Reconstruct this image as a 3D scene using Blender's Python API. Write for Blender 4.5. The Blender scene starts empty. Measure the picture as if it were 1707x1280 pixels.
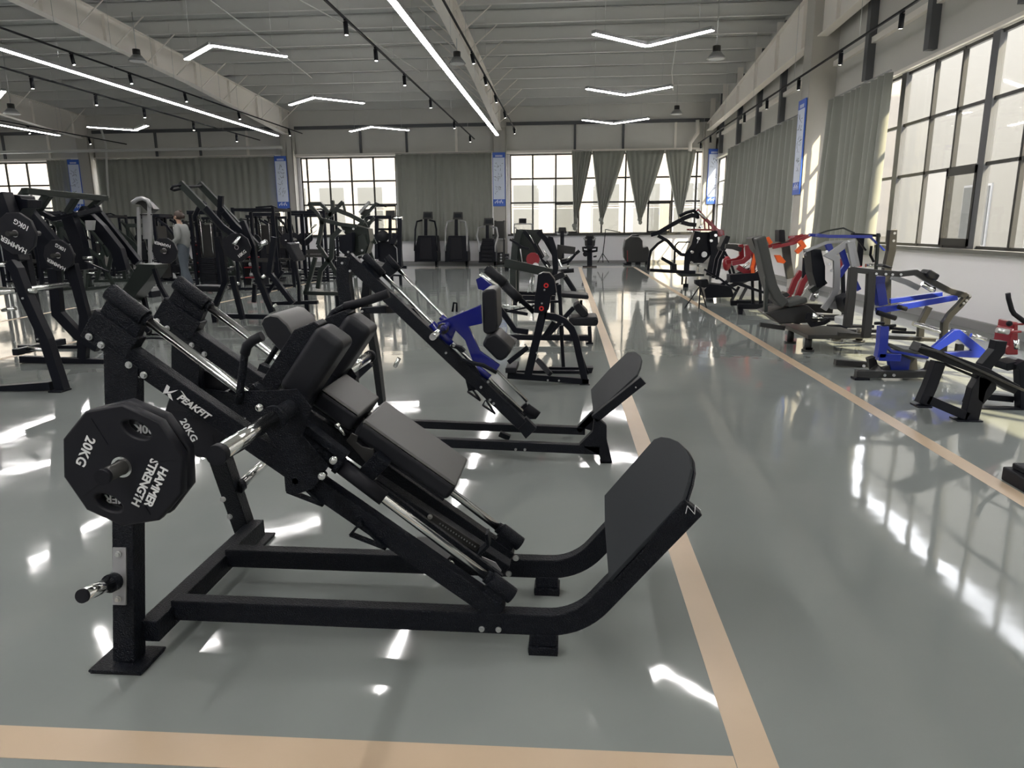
import bpy, math, random
from mathutils import Vector, Matrix
random.seed(7)
S = bpy.context.scene
COL = S.collection
# ---------------------------------------------------------------- camera
F, CX, CY, EYE = 1180.0, 853.5, 640.0, 1.6
AX = ((0.99685849, -0.00897197, -0.07869348), (0.07877669, 0.21529544, 0.97336638), (-0.00820933, 0.97650774, -0.21532587))
cd = bpy.data.cameras.new('camera'); cam = bpy.data.objects.new('camera', cd); COL.objects.link(cam)
cd.sensor_width = 36.0; cd.lens = 36.0 * F / 1707.0; cd.clip_end = 400; cd.clip_start = 0.05
m = Matrix.Identity(4)
for i in range(3):
    m[i][0] = AX[i][0]; m[i][1] = AX[i][1]; m[i][2] = -AX[i][2]
m[2][3] = EYE
cam.matrix_world = m
S.camera = cam
# ---------------------------------------------------------------- world, sun, exposure
S.view_settings.view_transform = 'Standard'; S.view_settings.look = 'None'
S.view_settings.gamma = 1.0; S.view_settings.use_curve_mapping = False
S.view_settings.exposure = 2.22
S.cycles.use_denoising = True
S.cycles.max_bounces = 10; S.cycles.diffuse_bounces = 5; S.cycles.glossy_bounces = 4
S.cycles.transparent_max_bounces = 16; S.cycles.sample_clamp_indirect = 6.0
S.cycles.caustics_reflective = False; S.cycles.caustics_refractive = False
W = bpy.data.worlds.new('sky'); S.world = W; W.use_nodes = True
W.node_tree.nodes['Background'].inputs[0].default_value = (0.93, 0.94, 1.0, 1)
W.node_tree.nodes['Background'].inputs[1].default_value = 2.3
sd = bpy.data.lights.new('sun', 'SUN'); sd.energy = 3.8; sd.angle = math.radians(1.0); sd.color = (1.0, 0.85, 0.56)
sun = bpy.data.objects.new('sun', sd); COL.objects.link(sun)
sun.rotation_euler = Vector((-1.0, 1.15, -1.43)).to_track_quat('-Z', 'Y').to_euler()
STRIP = 13.5      # radiance of the ceiling strips
# skylight entering through the window openings (portals guide the sampling, they add no light)
def portal(loc, rot, sx, sy):
    l = bpy.data.lights.new('window_portal', 'AREA'); l.shape = 'RECTANGLE'; l.size = sx; l.size_y = sy
    l.cycles.is_portal = True
    o = bpy.data.objects.new('window_portal', l); COL.objects.link(o); o.location = loc; o.rotation_euler = rot
R90 = math.pi / 2
# ---------------------------------------------------------------- materials
def mat(name, col, rough=0.5, metal=0.0, spec=0.5, bump=0, bscale=200.0, var=0.0, vscale=5.0, coat=0.0, emit=None, es=0.0, vcol=None, sheen=0.0):
    M = bpy.data.materials.new(name); M.use_nodes = True; nt = M.node_tree; N = nt.nodes; L = nt.links
    b = N['Principled BSDF']
    b.inputs['Base Color'].default_value = (*col, 1); b.inputs['Roughness'].default_value = rough
    b.inputs['Metallic'].default_value = metal; b.inputs['Specular IOR Level'].default_value = spec
    b.inputs['Coat Weight'].default_value = coat; b.inputs['Sheen Weight'].default_value = sheen
    tc = N.new('ShaderNodeTexCoord')
    if var:
        n = N.new('ShaderNodeTexNoise'); n.inputs['Scale'].default_value = vscale; n.inputs['Detail'].default_value = 5
        L.new(tc.outputs['Object'], n.inputs['Vector'])
        mx = N.new('ShaderNodeMix'); mx.data_type = 'RGBA'
        c2 = vcol or tuple(min(1, c * (1 + var)) for c in col); c1 = tuple(c * (1 - var) for c in col)
        mx.inputs[6].default_value = (*c1, 1); mx.inputs[7].default_value = (*c2, 1)
        L.new(n.outputs['Fac'], mx.inputs[0]); L.new(mx.outputs[2], b.inputs['Base Color'])
    if bump:
        n = N.new('ShaderNodeTexNoise'); n.inputs['Scale'].default_value = bscale; n.inputs['Detail'].default_value = 2
        L.new(tc.outputs['Object'], n.inputs['Vector'])
        bp = N.new('ShaderNodeBump'); bp.inputs['Strength'].default_value = bump; bp.inputs['Distance'].default_value = 0.01
        L.new(n.outputs['Fac'], bp.inputs['Height']); L.new(bp.outputs['Normal'], b.inputs['Normal'])
    if emit:
        b.inputs['Emission Color'].default_value = (*emit, 1); b.inputs['Emission Strength'].default_value = es
    return M
MT = {}
MT['black'] = mat('black_powder_coat', (0.0052, 0.0066, 0.0105), 0.30, spec=0.16, bump=0.8, bscale=190.0)
MT['blackfar'] = mat('black_paint', (0.0062, 0.0072, 0.0115), 0.36, spec=0.18)
MT['chrome'] = mat('chrome_steel', (0.78, 0.79, 0.78), 0.14, metal=1.0)
MT['steel'] = mat('zinc_bolt', (0.62, 0.63, 0.63), 0.3, metal=1.0)
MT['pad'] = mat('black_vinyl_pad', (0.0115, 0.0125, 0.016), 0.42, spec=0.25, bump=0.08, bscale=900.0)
MT['padtop'] = mat('grey_pad_top', (0.075, 0.076, 0.074), 0.45, spec=0.4, bump=0.06, bscale=900.0)
MT['rubber'] = mat('black_rubber', (0.008, 0.0085, 0.012), 0.55, spec=0.22, bump=0.1, bscale=600.0)
MT['plate'] = mat('rubber_weight_plate', (0.0065, 0.007, 0.011), 0.5, spec=0.3)
MT['white'] = mat('white_print', (0.75, 0.76, 0.76), 0.6)
MT['blue'] = mat('blue_gloss_paint', (0.006, 0.010, 0.15), 0.24, spec=0.5, coat=0.4)
MT['window_lit_blue'] = mat('window_lit_blue_paint', (0.012, 0.03, 0.30), 0.3, coat=0.3)  # brighter blue for the right machines, window light mixed into the colour
MT['red'] = mat('red_gloss_paint', (0.24, 0.012, 0.020), 0.3, coat=0.3)
MT['orange'] = mat('orange_gloss_paint', (0.85, 0.13, 0.02), 0.35)
MT['silver'] = mat('silver_grey_paint', (0.33, 0.335, 0.34), 0.35, metal=0.3)
MT['graphite'] = mat('graphite_paint', (0.030, 0.030, 0.029), 0.36, metal=0.2)
MT['green'] = mat('dark_green_black_paint', (0.010, 0.016, 0.0135), 0.35)
MT['greypad'] = mat('grey_vinyl_pad', (0.050, 0.053, 0.050), 0.5)
MT['footplate'] = mat('matt_foot_plate', (0.021, 0.0245, 0.028), 0.6, spec=0.12, bump=0.12, bscale=700.0)
MT['red_logo'] = mat('red_print', (0.6, 0.02, 0.02), 0.5)
MT['wallpaint'] = mat('white_wall_paint', (0.88, 0.87, 0.90), 0.6, var=0.02, vscale=1.5)
MT['cladding'] = mat('grey_wall_cladding', (0.64, 0.63, 0.60), 0.55, var=0.08, vscale=0.7)
MT['post'] = mat('dark_grey_post', (0.10, 0.105, 0.115), 0.5)
MT['beam'] = mat('light_grey_beam_paint', (0.88, 0.84, 0.79), 0.55, var=0.06, vscale=0.9)
MT['purlin'] = mat('galvanised_purlin', (0.74, 0.74, 0.72), 0.5, var=0.05, vscale=0.8)
MT['deck'] = mat('grey_roof_deck', (0.60, 0.61, 0.60), 0.6, var=0.05, vscale=0.5)
MT['column'] = mat('column_paint', (0.50, 0.485, 0.45), 0.5)
MT['frame'] = mat('dark_window_frame', (0.028, 0.028, 0.026), 0.45)
MT['skirting'] = mat('grey_skirting', (0.30, 0.30, 0.30), 0.5)
MT['sill'] = mat('grey_stone_sill', (0.16, 0.16, 0.15), 0.4)
MT['tape'] = mat('tan_floor_tape', (0.50, 0.385, 0.27), 0.33, var=0.10, vscale=3.0)
MT['curtain'] = mat('grey_green_curtain', (0.285, 0.295, 0.265), 0.75, sheen=0.25, var=0.08, vscale=2.0)
MT['emit'] = mat('lit_diffuser', (0.9, 0.9, 0.9), 0.5, emit=(1.0, 0.96, 0.94), es=STRIP)
MT['spot'] = mat('lit_spot_lens', (0.9, 0.9, 0.9), 0.5, emit=(1.0, 0.97, 0.9), es=4.0)
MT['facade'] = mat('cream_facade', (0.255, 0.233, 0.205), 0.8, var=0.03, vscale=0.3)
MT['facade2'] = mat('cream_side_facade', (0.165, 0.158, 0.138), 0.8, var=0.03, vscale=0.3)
MT['facadew'] = mat('facade_window_glass', (0.095, 0.098, 0.096), 0.4)
MT['yard'] = mat('concrete_yard', (0.55, 0.54, 0.50), 0.85, var=0.06, vscale=0.6)
MT['bannerblue'] = mat('banner_blue', (0.05, 0.14, 0.62), 0.4)
MT['bannerwhite'] = mat('banner_pale_blue', (0.72, 0.79, 0.95), 0.4)
MT['ink'] = mat('banner_ink', (0.06, 0.09, 0.16), 0.5)
MT['skin'] = mat('skin', (0.42, 0.26, 0.19), 0.55)
MT['hair'] = mat('brown_hair', (0.05, 0.032, 0.025), 0.6)
MT['shirt'] = mat('light_grey_shirt', (0.24, 0.25, 0.245), 0.8)
MT['denim'] = mat('grey_blue_denim', (0.075, 0.092, 0.112), 0.8)
def glass_mat():
    M = bpy.data.materials.new('window_glass'); M.use_nodes = True; nt = M.node_tree; N = nt.nodes; L = nt.links
    N.remove(N['Principled BSDF']); out = N['Material Output']
    t = N.new('ShaderNodeBsdfTransparent'); t.inputs[0].default_value = (0.90, 0.90, 0.89, 1)
    g = N.new('ShaderNodeBsdfGlossy'); g.inputs['Roughness'].default_value = 0.03
    mx = N.new('ShaderNodeMixShader'); mx.inputs[0].default_value = 0.05; L.new(t.outputs[0], mx.inputs[1]); L.new(g.outputs[0], mx.inputs[2])
    L.new(mx.outputs[0], out.inputs['Surface'])
    return M
MT['glass'] = glass_mat()
def floor_mat():
    M = mat('grey_green_epoxy', (0.145, 0.17, 0.162), 0.1, spec=0.5)
    nt = M.node_tree; N = nt.nodes; L = nt.links; b = N['Principled BSDF']
    tc = N.new('ShaderNodeTexCoord')
    n = N.new('ShaderNodeTexNoise'); n.inputs['Scale'].default_value = 0.55; n.inputs['Detail'].default_value = 6; n.inputs['Distortion'].default_value = 0.6
    L.new(tc.outputs['Object'], n.inputs['Vector'])
    cr = N.new('ShaderNodeValToRGB'); cr.color_ramp.elements[0].position = 0.3; cr.color_ramp.elements[0].color = (0.190, 0.211, 0.204, 1)
    cr.color_ramp.elements[1].position = 0.75; cr.color_ramp.elements[1].color = (0.245, 0.264, 0.255, 1)
    L.new(n.outputs['Fac'], cr.inputs[0]); L.new(cr.outputs[0], b.inputs['Base Color'])
    n2 = N.new('ShaderNodeTexNoise'); n2.inputs['Scale'].default_value = 1.6; n2.inputs['Detail'].default_value = 4
    L.new(tc.outputs['Object'], n2.inputs['Vector'])
    mr = N.new('ShaderNodeMapRange'); mr.inputs[1].default_value = 0.35; mr.inputs[2].default_value = 0.7; mr.inputs[3].default_value = 0.035; mr.inputs[4].default_value = 0.085
    L.new(n2.outputs['Fac'], mr.inputs[0]); L.new(mr.outputs[0], b.inputs['Roughness'])
    n3 = N.new('ShaderNodeTexNoise'); n3.inputs['Scale'].default_value = 2.3; n3.inputs['Detail'].default_value = 2
    L.new(tc.outputs['Object'], n3.inputs['Vector'])
    bp = N.new('ShaderNodeBump'); bp.inputs['Strength'].default_value = 0.055; bp.inputs['Distance'].default_value = 0.03
    L.new(n3.outputs['Fac'], bp.inputs['Height']); L.new(bp.outputs['Normal'], b.inputs['Normal'])
    return M
MT['floor'] = floor_mat()
# ---------------------------------------------------------------- geometry helpers
V = Vector
class MB:
    """collects shapes, then links them as one mesh object"""
    def __init__(s): s.v = []; s.f = []; s.sm = []
    def add(s, vs, fs, smooth=False):
        k = len(s.v); s.v += [tuple(v) for v in vs]
        for f in fs: s.f.append(tuple(i + k for i in f)); s.sm.append(smooth if not callable(smooth) else smooth(f))
        return s
    def box(s, a, b):
        x0, x1 = sorted((a[0], b[0])); y0, y1 = sorted((a[1], b[1])); z0, z1 = sorted((a[2], b[2]))
        vs = [(x0,y0,z0),(x1,y0,z0),(x1,y1,z0),(x0,y1,z0),(x0,y0,z1),(x1,y0,z1),(x1,y1,z1),(x0,y1,z1)]
        return s.add(vs, [(0,3,2,1),(4,5,6,7),(0,1,5,4),(1,2,6,5),(2,3,7,6),(3,0,4,7)])
    def sweep(s, pts, n, w, d):
        """rectangular bar along pts; w = size along n, d = size across (in the bending plane)"""
        pts = [V(p) for p in pts]; n = V(n).normalized(); k = len(pts); vs = []
        for i, p in enumerate(pts):
            t0 = (p - pts[i-1]).normalized() if i else None
            t1 = (pts[i+1] - p).normalized() if i < k-1 else None
            if t0 is None: t0 = t1
            if t1 is None: t1 = t0
            t = (t0 + t1); t = t.normalized() if t.length > 1e-6 else t1
            b = n.cross(t); b.normalize(); c = max(0.4, t.dot(t1)); nn = t.cross(b); nn.normalize()
            h = b * (d / 2 / c); g = (n - t * n.dot(t)).normalized() * (w / 2)
            vs += [p - h - g, p + h - g, p + h + g, p - h + g]
        fs = [(3,2,1,0)] + [tuple(4*(k-1)+j for j in range(4))]
        for i in range(k-1):
            for j in range(4):
                a = 4*i+j; b2 = 4*i+(j+1)%4; fs.append((a, b2, b2+4, a+4))
        return s.add(vs, fs)
    def tube(s, pts, r, seg=12, r1=None):
        pts = [V(p) for p in pts]; k = len(pts); vs = []
        t = (pts[1]-pts[0]).normalized(); a = V((0,0,1)) if abs(t.z) < 0.9 else V((1,0,0)); u = t.cross(a).normalized()
        for i, p in enumerate(pts):
            if i == 0: tt = (pts[1]-p)
            elif i == k-1: tt = (p-pts[i-1])
            else: tt = (pts[i+1]-p).normalized() + (p-pts[i-1]).normalized()
            tt = tt.normalized(); u = (u - tt*u.dot(tt)).normalized(); w = tt.cross(u)
            rr = r if r1 is None else r + (r1-r)*i/(k-1)
            vs += [p + (u*math.cos(2*math.pi*j/seg) + w*math.sin(2*math.pi*j/seg))*rr for j in range(seg)]
        fs = [tuple(range(seg-1,-1,-1)), tuple(seg*(k-1)+j for j in range(seg))]
        for i in range(k-1):
            for j in range(seg):
                a = seg*i+j; b = seg*i+(j+1)%seg; fs.append((a, b, b+seg, a+seg))
        return s.add(vs, fs, smooth=lambda f: len(f) == 4)
    def ring(s, c, n, ro, ri, t, seg=24):
        c = V(c); n = V(n).normalized(); a = V((0,0,1)) if abs(n.z) < 0.9 else V((1,0,0)); u = n.cross(a).normalized(); w = n.cross(u)
        vs = []
        for rr, q in ((ro,-t/2),(ro,t/2),(ri,t/2),(ri,-t/2)):
            vs += [c + n*q + (u*math.cos(2*math.pi*j/seg)+w*math.sin(2*math.pi*j/seg))*rr for j in range(seg)]
        fs = []
        for q in range(4):
            for j in range(seg):
                a0 = q*seg+j; b0 = q*seg+(j+1)%seg; c0 = ((q+1)%4)*seg+(j+1)%seg; d0 = ((q+1)%4)*seg+j
                fs.append((a0,b0,c0,d0))
        return s.add(vs, fs)
    def prism(s, poly, vec):
        """polygon (3D points, coplanar) pushed along vec"""
        k = len(poly); vec = V(vec); p0 = [V(p) for p in poly]; p1 = [p+vec for p in p0]
        fs = [tuple(range(k-1,-1,-1)), tuple(range(k,2*k))] + [(j,(j+1)%k,(j+1)%k+k,j+k) for j in range(k)]
        return s.add(p0+p1, fs)
    def ball(s, c, r, seg=14, rings=8, sc=(1,1,1)):
        c = V(c); vs = [c+V((0,0,r*sc[2]))]
        for i in range(1, rings):
            th = math.pi*i/rings
            for j in range(seg):
                ph = 2*math.pi*j/seg; vs.append(c+V((r*sc[0]*math.sin(th)*math.cos(ph), r*sc[1]*math.sin(th)*math.sin(ph), r*sc[2]*math.cos(th))))
        vs.append(c-V((0,0,r*sc[2]))); fs = [(0,1+j,1+(j+1)%seg) for j in range(seg)]
        for i in range(rings-2):
            for j in range(seg):
                a = 1+i*seg+j; b = 1+i*seg+(j+1)%seg; fs.append((a,a+seg,b+seg,b))
        e = len(vs)-1; o = 1+(rings-2)*seg; fs += [(e,o+(j+1)%seg,o+j) for j in range(seg)]
        return s.add(vs, fs, True)
    def build(s, name, material, parent=None, bevel=0.0, seg=2, smooth=False):
        me = bpy.data.meshes.new(name)
        off = V(parent['_o']) if parent is not None and '_o' in parent else V((0,0,0))
        me.from_pydata([V(v)-off for v in s.v], [], s.f)
        me.polygons.foreach_set('use_smooth', [bool(x) or smooth for x in s.sm])
        me.materials.append(MT[material] if isinstance(material, str) else material); me.update()
        o = bpy.data.objects.new(name, me); COL.objects.link(o)
        if parent is not None:
            o.parent = parent
            if '_o' in parent: o['_o'] = parent['_o']
        if bevel:
            b = o.modifiers.new('bevel', 'BEVEL'); b.width = bevel; b.segments = seg; b.limit_method = 'ANGLE'; b.angle_limit = math.radians(40)
            if smooth: b.harden_normals = True
        return o
def thing(name, label, cat, loc=(0,0,0), group=None):
    o = bpy.data.objects.new(name, None); COL.objects.link(o); o.location = loc; o.empty_display_size = 0.1
    o['label'] = label; o['category'] = cat; o['_o'] = tuple(loc)
    if group: o['group'] = group
    return o
def tag(o, label, cat, group=None):
    o['label'] = label; o['category'] = cat
    if group: o['group'] = group
    return o
def struct(o): o['kind'] = 'structure'; return o
def copy_tree(o, parent=None, depth=0):
    c = o.copy(); COL.objects.link(c)
    if parent is not None: c.parent = parent
    for ch in list(o.children): copy_tree(ch, c)
    return c
def at(px, py, Y):
    """point of the plane y = Y on the sight line of one measured image point"""
    c = ((px-CX)/F, -(py-CY)/F, 1.0); r = [sum(AX[i][j]*c[j] for j in range(3)) for i in range(3)]
    t = Y / r[1]; return V((r[0]*t, Y, r[2]*t+EYE))
def atx(px, py, X):
    c = ((px-CX)/F, -(py-CY)/F, 1.0); r = [sum(AX[i][j]*c[j] for j in range(3)) for i in range(3)]
    t = X / r[0]; return V((X, r[1]*t, r[2]*t+EYE))
def ground(px, py):
    c = ((px-CX)/F, -(py-CY)/F, 1.0); r = [sum(AX[i][j]*c[j] for j in range(3)) for i in range(3)]
    t = -EYE / r[2]; return V((r[0]*t, r[1]*t, 0))
def text(name, body, size, mtx, material, parent, ext=0.0008, bold=0.0, shear=0.0, space=1.0, center=True):
    c = bpy.data.curves.new(name, 'FONT'); c.body = body; c.size = size; c.extrude = ext; c.offset = bold; c.shear = shear; c.space_character = space
    c.resolution_u = 3
    if center: c.align_x = 'CENTER'; c.align_y = 'CENTER'
    t = bpy.data.objects.new(name, c); me = bpy.data.meshes.new_from_object(t); bpy.data.objects.remove(t)
    off = V(parent['_o']) if '_o' in parent else V((0,0,0))
    me.transform(Matrix.Translation(-off) @ mtx); me.materials.clear(); me.materials.append(MT[material])
    o = bpy.data.objects.new(name, me); COL.objects.link(o); o.parent = parent
    if '_o' in parent: o['_o'] = parent['_o']
    return o
def face_mtx(loc, ang=0.0):
    """text facing -Y at loc, turned by ang (degrees, anticlockwise as seen)"""
    return Matrix.Translation(loc) @ Matrix.Rotation(-math.radians(ang), 4, 'Y') @ Matrix.Rotation(math.pi/2, 4, 'X')
ORD = ['first','second','third','fourth','fifth','sixth','seventh','eighth','ninth','tenth','eleventh','twelfth']
YW, XW = 33.0, 6.35            # inner faces of the far and right walls
XL, YB = -44.0, -9.0
#@@ROOM
# ---------------------------------------------------------------- setting: floor
fl = struct(MB().box((XL-0.3, YB-0.3, -0.2), (XW+0.4, YW+0.4, 0)).build('floor', 'floor'))
def line(x0, y0, x1, y1, w=0.125):
    d = (V((x1,y1,0))-V((x0,y0,0))); n = V((-d.y, d.x, 0)).normalized()*(w/2); a = V((x0,y0,0)); b = V((x1,y1,0))
    MB().prism([a-n, b-n, b+n, a+n], (0,0,0.0015)).build('floor_line', 'tape', fl)
line(0.585, 1.86, 0.44, 29.4); line(2.70, 0.5, 2.66, 29.4)
line(-6.0, 1.80, 0.52, 1.865, 0.14)
line(-7.3, 5.0, -7.3, 12.5, 0.10); line(-7.85, 12.5, -7.95, 27.0, 0.10); line(-10.2, 10.5, -10.6, 14.5, 0.10)
line(-9.5, 29.6, 2.7, 29.6, 0.12)
# ---------------------------------------------------------------- setting: ceiling, purlins, beams
def zp(y): return 6.80 + 0.045*(YW-y)
cl = MB().prism([V((XL, YW+0.3, zp(YW)+0.40)), V((XW+0.3, YW+0.3, zp(YW)+0.40)), V((XW+0.3, YB, zp(YB)+0.40)), V((XL, YB, zp(YB)+0.40))], (0,0,0.1))
cl = struct(cl.build('ceiling', 'deck'))
y = YW - 0.15
rib = MB(); yy = YW
while yy > 4:
    rib.box((XL, yy-0.05, zp(yy)+0.365), (XW, yy+0.05, zp(yy)+0.43)); yy -= 0.58
r_ = rib.build('deck_rib', 'deck', cl); r_['kind'] = 'stuff'
while y > -8:
    z = zp(y); b = MB()
    b.box((XL, y-0.008, z), (XW, y+0.008, z+0.38)).box((XL, y-0.09, z), (XW, y+0.008, z+0.014)).box((XL, y-0.008, z+0.368), (XW, y+0.075, z+0.38))
    b.build('purlin', 'purlin', cl); y -= 1.56
def rafter(x, lo, flange=0.24, top=None):
    b = MB(); pts = lo; n = len(pts); z1 = [min(zp(p[0]) - 0.01, (top(p[0]) if top else 99)) for p in pts]
    web = [V((x-0.012, p[0], p[1])) for p in pts] + [V((x-0.012, pts[i][0], z1[i])) for i in range(n-1,-1,-1)]
    b.prism(web, (0.024, 0, 0))
    for i in range(n-1):
        for zz in ((pts[i][1], pts[i+1][1]), (z1[i], z1[i+1])):
            b.prism([V((x-flange/2, pts[i][0], zz[0]-0.012)), V((x+flange/2, pts[i][0], zz[0]-0.012)), V((x+flange/2, pts[i+1][0], zz[1]-0.012)), V((x-flange/2, pts[i+1][0], zz[1]-0.012))], (0,0,0.024))
    o = b.build('ceiling_beam', 'beam', cl)
    yy = pts[0][0]-1.0; k = 0
    while yy > 8:
        i = max(j for j in range(n-1) if pts[j][0] >= yy); f = (pts[i][0]-yy)/(pts[i][0]-pts[i+1][0]); zz = pts[i][1]+(pts[i+1][1]-pts[i][1])*f
        MB().box((x-flange/2+0.02, yy-0.006, zz), (x+flange/2-0.02, yy+0.006, zp(yy)-0.03)).build('stiffener', 'beam', o)
        yy -= 2.4
    return o
prof = [(YW, 5.75), (31.6, 5.85), (24.5, 6.42), (18.5, 6.72), (8.0, 7.15), (-8.0, 7.6)]
BX = [-3.10, -12.75, -22.4, -32.0]
for x in BX:
    bm = rafter(x, prof)
    for s in (-1, 1):     # knee braces from bottom flange up to the purlins
        y = YW - 1.71
        while y > 9:
            f = [p for p in prof if p[0] >= y][-1]; i = prof.index(f); g = prof[i+1]; zz = f[1]+(g[1]-f[1])*(f[0]-y)/(f[0]-g[0])
            MB().tube([(x+s*0.10, y, zz+0.02), (x+s*(zp(y)-zz+0.25), y+0.02, zp(y)+0.02)], 0.018, 6).build('brace', 'beam', cl)
            y -= 1.56 if x > -20 else 3.12
rafter(5.95, [(YW, 5.6), (30, 5.68), (24, 5.86), (18.2, 6.0), (14, 6.15), (8, 6.5), (-8, 7.2)], top=lambda y: 6.15+(30-y)*0.1)
# ---------------------------------------------------------------- setting: walls with openings
def wall_y(name, Y, x0, x1, openings, z0, z1, t=0.25, out=1):
    """wall in a plane y=Y with openings (xa, xb) between z0 and z1; white below z0, cladding above z1"""
    b = MB(); b.box((x0, Y, 0), (x1, Y+t*out, z0)); e = x0
    for xa, xb in sorted(openings):
        if xa > e: b.box((e, Y, z0), (xa, Y+t*out, z1))
        e = xb
    b.box((e, Y, z0), (x1, Y+t*out, z1))
    o = struct(b.build(name, 'wallpaint'))
    return o
ZS, ZT = 1.30, 4.80
bays = [-42, -32.0, -22.4, -12.75, -3.10, 6.35]
openF = [(bays[i]+0.42, bays[i+1]-0.40) for i in range(5)]
wf = wall_y('wall_far', YW, XL, XW+0.3, openF, ZS, ZT)
MB().box((XL, YW+0.06, ZT-0.02), (XW+0.25, YW+0.25, zp(YW)+0.3)).build('upper_panel', 'cladding', wf)
for i in range(5):
    xa, xb = openF[i]; MB().box((bays[i]+0.28, YW-0.02, 4.92), (bays[i+1]-0.28, YW+0.2, zp(YW)+0.2)).build('cladding_panel', 'cladding', wf)
    MB().box((bays[i]+0.28, YW-0.16, 4.84), (bays[i+1]-0.28, YW, 4.95)).build('rail', 'beam', wf)
    MB().box((bays[i]+0.28, YW-0.10, 6.02), (bays[i+1]-0.28, YW-0.02, 6.16)).build('rail', 'post', wf)
    for f in (0.345, 0.565, 0.80):
        MB().box((bays[i]+9.6*f-0.05, YW-0.09, 4.95), (bays[i]+9.6*f+0.05, YW-0.02, 6.03)).build('wall_post', 'post' if f != .8 else 'beam', wf)
def icolumn(x, y, z1, parent, w=0.56, d=0.45, face='y'):
    b = MB()
    b.box((x-w/2, y-d, 0), (x+w/2, y-d+0.02, z1)).box((x-w/2, y-0.02, 0), (x+w/2, y, z1)).box((x-0.01, y-d, 0), (x+0.01, y, z1))
    b.box((x-w/2, y-d, 0), (x-w/2+0.02, y, z1)).box((x+w/2-0.02, y-d, 0), (x+w/2, y, z1))
    return b.build('column', 'column', parent)
for x in (-3.10, -12.75, -22.4, -32.0): icolumn(x, YW-0.02, 5.9, wf)
icolumn(6.02, YW-0.02, 5.9, wf, w=0.5)
MB().box((XL, YW-0.03, 0), (XW, YW, 0.12)).build('baseboard_far', 'skirting').__setitem__('kind', 'structure')
# right wall: openings between columns
colY = [18.45, 4.0, -9.0]
ZS2, ZT2 = 1.20, 4.42
b = MB(); b.box((XW, YB, 0), (XW+0.25, YW+0.25, ZS2))
openR = [(19.2, 32.4), (4.4, 18.4), (-8.5, 3.9)]
b.box((XW, 32.4, ZS2), (XW+0.25, YW+0.25, ZT2)).box((XW, 18.4, ZS2), (XW+0.25, 19.2, ZT2)).box((XW, 3.9, ZS2), (XW+0.25, 4.4, ZT2)).box((XW, YB, ZS2), (XW+0.25, -8.5, ZT2))
wr = struct(b.build('wall_right', 'wallpaint'))
MB().box((XW, YB, ZT2), (XW+0.2, YW+0.2, 8.9)).build('cladding_panel', 'cladding', wr)
MB().box((XW-0.06, YB, ZT2+0.02), (XW, YW, ZT2+0.08)).build('rail', 'beam', wr)
MB().box((XW-0.10, YB, 5.30), (XW, YW, 5.42)).build('rail', 'beam', wr)
for y in (31.6, 28.4, 25.6, 22.9, 20.3, 16.6, 13.9, 11.2, 8.6, 6.0, 3.0, 0.0, -3.0):
    MB().box((XW-0.16, y-0.09, ZT2+0.16), (XW, y+0.09, 7.4)).build('wall_post', 'post', wr)
def rcol(y, z1=8.0):
    b = MB().box((XW-0.62, y, 0), (XW, y+0.6, z1)); return b.build('column', 'column', wr)
rcol(18.7); rcol(4.0); rcol(-8.9)
MB().box((XW-0.06, YB, 0), (XW, YW, 0.13)).build('baseboard_right', 'skirting').__setitem__('kind', 'structure')
MB().box((XW-0.14, YB, ZS2-0.05), (XW+0.1, 18.6, ZS2+0.01)).build('window_sill', 'sill', wr)
MB().box((XW-0.14, 19.3, ZS2-0.05), (XW+0.1, 32.3, ZS2+0.01)).build('window_sill', 'sill', wr)
for xa, xb in openF: MB().box((xa-0.1, YW-0.14, ZS-0.06), (xb+0.1, YW+0.1, ZS+0.02)).build('window_sill', 'frame', wf)
wl = struct(MB().box((XL-0.25, YB, 0), (XL, YW, 9)).build('wall_left', 'wallpaint'))
wb = struct(MB().box((XL, YB-0.25, 0), (XW, YB, 9)).build('wall_back', 'wallpaint'))
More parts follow.
